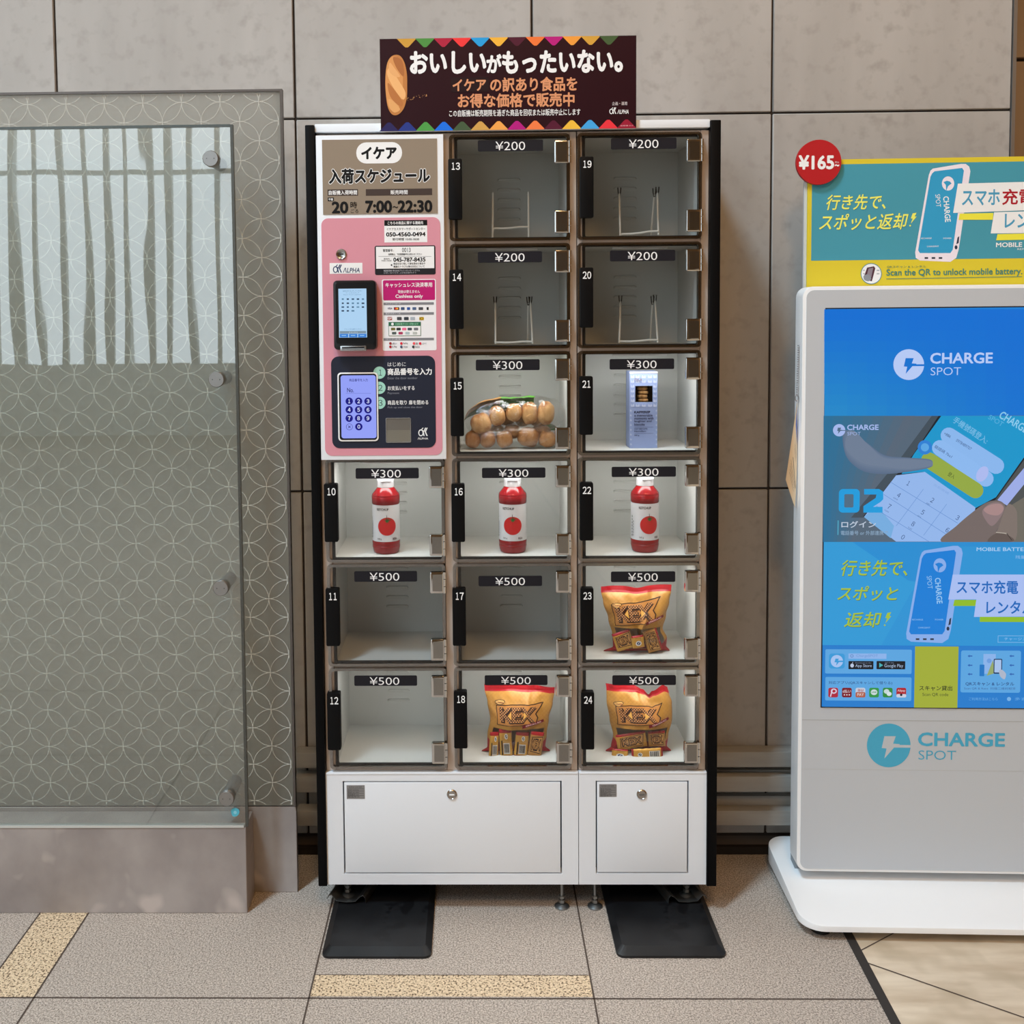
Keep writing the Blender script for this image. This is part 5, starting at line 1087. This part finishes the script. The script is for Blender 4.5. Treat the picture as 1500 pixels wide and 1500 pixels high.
for u, d in ((ul+.055, dF-.05), (uR-.06, dF-.05), (ul+.06, dB+.06), (uR-.06, dB+.06)):
    q = kp(u, d, 0); b = B(); b.lathe((q.x, q.y, 0), [(.020, 0), (.024, .003), (.024, .020), (.019, .026)], mat((22, 22, 24), .5), 24); b.build('rubber_foot', KIOSK)

# ---- poster board standing behind the kiosk's top edge
QP = Plane(KP.pt(0, 0, -.064), KA); pu0 = (QP.uv(1187, 240)[0]+QP.uv(1178.5, 424)[0])/2; pzt = QP.uv(1350, 231.5)[1]; pzb = kzt-.05; pu1 = ku1-.005
PST = root('poster_board', 'yellow and teal poster board advertising phone batteries, mounted on top of the kiosk', 'poster', QP.pt((pu0+pu1)/2, pzb, 0), KA)
YEL = (190, 172, 46); TL = (62, 131, 148); b = B(); b.uvslab(QP, pu0, pzb, pu1, pzt, -.006, 0, mat(YEL, .5)); p = Print(b, QP, .0002)
u0, v0, u1, v1 = QP.rect(1188, 243, 1500, 380.5); p.uvpoly([(pu0+.010, QP.uv(1350, 380)[1]), (pu1-.010, QP.uv(1350, 380)[1]), (pu1-.010, QP.uv(1350, 238.8)[1]), (pu0+.010, QP.uv(1350, 238.8)[1])], TL)
battery_art(p, 1344, 245, .86, .99, (214, 198, 208), (46, 136, 176), (226, 224, 230))
slogan(p, '行き先で、', 1211, 285, 1299, 307, (228, 210, 90)); slogan(p, 'スポッと返却', 1202, 313, 1328, 336.5, (228, 210, 90)); bolt(p, 1334, 312.5, .95, (228, 210, 90))
PWW = (222, 220, 224); p.poly([(1403, 269), (RX, 265), (RX, 306), (1396, 312)], PWW); p.poly([(1456, 311), (RX, 308), (RX, 341), (1451, 342)], PWW); p.poly([(1405.5, 313), (1455, 312), (1454, 322), (1404, 322)], (222, 200, 60)); p.poly([(1461, 343), (RX, 341), (RX, 350), (1459, 352)], (222, 200, 60))
p.text('スマホ', 1409.5, 278, 1464, 300.5, (66, 136, 168), .02); p.text('充電', 1468.5, 277, 1515, 299.5, (150, 26, 38), .02); p.text('レンタル', 1472, 311.5, 1548, 333.5, (66, 136, 168), .02); p.text('MOBILE BATTERY', 1459, 355, 1548, 361.5, (224, 228, 230), .02); p.text('RENTAL SERVICE', 1490, 363.4, 1540, 366, (200, 214, 220))
p.ell(1276, 401, 15.4, (60, 120, 136)); p.ell(1276, 401, 14.4, (206, 206, 214)); p.poly([(1270, 392), (1280, 390), (1282, 393), (1277, 412), (1266, 410), (1265, 406)], (70, 42, 52)); p.poly([(1272, 393.5), (1279, 392), (1276, 406), (1269, 405)], (120, 110, 120)); p.smoothpoly([(1265, 404), (1272, 402), (1276, 408), (1272, 412), (1266, 410)], (120, 124, 132))
for y in (396, 401): p.line(1264, y, 1266.5, y, .8, (70, 90, 110)); p.line(1284, y, 1288, y, .9, (70, 90, 110))
p.text('QRスキャン & レンタル', 1299, 389, 1356, 392.6, (60, 110, 90)); p.text('Scan the QR to unlock mobile battery.', 1298.5, 393.5, 1497, 405.5, (54, 112, 104), .015); p.line(1298, 408.6, 1497, 405.2, .8, (54, 112, 104))
b.build('board', PST)
b = B(); b.uvslab(QP, pu0-.007, pzb, pu1, QP.uv(1350, 262)[1], -.014, -.0065, mat((176, 180, 184), .3, spec=.6)); b.build('backing_sheet', PST)
CPn = Plane(QP.pt(0, 0, .012), KA); cu, cv = CPn.uv(1199.5, 237.5); rad = CPn.uv(1232.6, 237.5)[0]-cu
b = B(); b.prism(CPn, [(cu+rad*math.cos(2*pi*i/48), cv+rad*math.sin(2*pi*i/48)) for i in range(48)], -.010, 0, mat((156, 26, 30), .5)); p = Print(b, CPn, .0003); p.text('¥165', 1170.5, 228, 1221, 247.5, (240, 236, 236), .035); p.text('税込', 1223, 236.2, 1229, 239, (230, 190, 190)); p.text('~', 1223, 241, 1229, 243.6, (236, 210, 210), .02)
b.build('price_badge', PST, label='red round price badge')

# ---- paper tag on a chain down the kiosk's left side
QX = ku0-.008; td = -.020
def kq(px, py, d): 
    pl = Plane(KP.pt(0, 0, d), KA); u, v = pl.uv(px, py); return pl.pt(u, v, 0)
tp = kq(1168, 592, td); TAG = root('hanging_tag', 'cream paper tag hanging on a thin metal chain at the left edge of the kiosk', 'tag', tp, KA)
b = B(); cm = mat((150, 150, 152), .3, .8, raw=True); y = 506; k = 0
while y < 580:
    c = kq(1169.5-(y-506)*.03, y, td); b.lathe(c, [(0, -.0022), (.0015, -.0017), (.0022, 0), (.0015, .0017), (0, .0022)], cm, 8); y += 3.4
e = kq(1167, 582, td); b.tube([e+Vector((.004*math.cos(q), -.001, .007*math.sin(q)-.002)) for q in [2*pi*i/14 for i in range(14)]], .0013, cm, 6, True); b.build('chain', TAG)
paper = mat((206, 190, 164), .7); pts3 = [kq(1168, 588, td), kq(1151, 703, td+.035), kq(1164.5, 744, td-.010), kq(1167.5, 640, td-.012)]
b = B(); nrm = (pts3[1]-pts3[0]).cross(pts3[2]-pts3[0]).normalized()*.0008
def tg(a, c): return pts3[0].lerp(pts3[1], c).lerp(pts3[3].lerp(pts3[2], c), a) + nrm*0 + Vector((0, -.006*math.sin(pi*c)*a, 0))
def q4(a, c): return tg(a, c)
b.grid(lambda u, v: q4(u, v), 6, 10, paper); b.grid(lambda u, v: q4(1-u, v)+Vector((0, .0012, 0)), 6, 10, paper, pick=lambda u, v: paper)
front = lambda u, v, d: q4(u, v)+Vector((-.0003, -.0006-d, 0))
class SQ:
    @staticmethod
    def uv(a, c): return a, c
    @staticmethod
    def rect(x0, y0, x1, y1): return x0, min(y0, y1), x1, max(y0, y1)
p = Print(b, SQ, .0, 5e-5, mapper=front); p.uvpoly([(.1, .02), (.9, .02), (.9, .16), (.3, .16)], (40, 80, 170)); p.uvpoly([(.35, .56), (.42, .55), (.92, .74), (.9, .78)], (70, 62, 54))
for k in range(5): p.uvpoly([(.2, .66+k*.04), (.75, .70+k*.04), (.75, .708+k*.04), (.2, .668+k*.04)], (120, 108, 96))
for k in range(3): p.uvpoly([(.45, .30+k*.05), (.8, .33+k*.05), (.8, .34+k*.05), (.45, .31+k*.05)], (110, 100, 90))
b.build('paper', TAG)

bpy.data.objects.remove(_to)
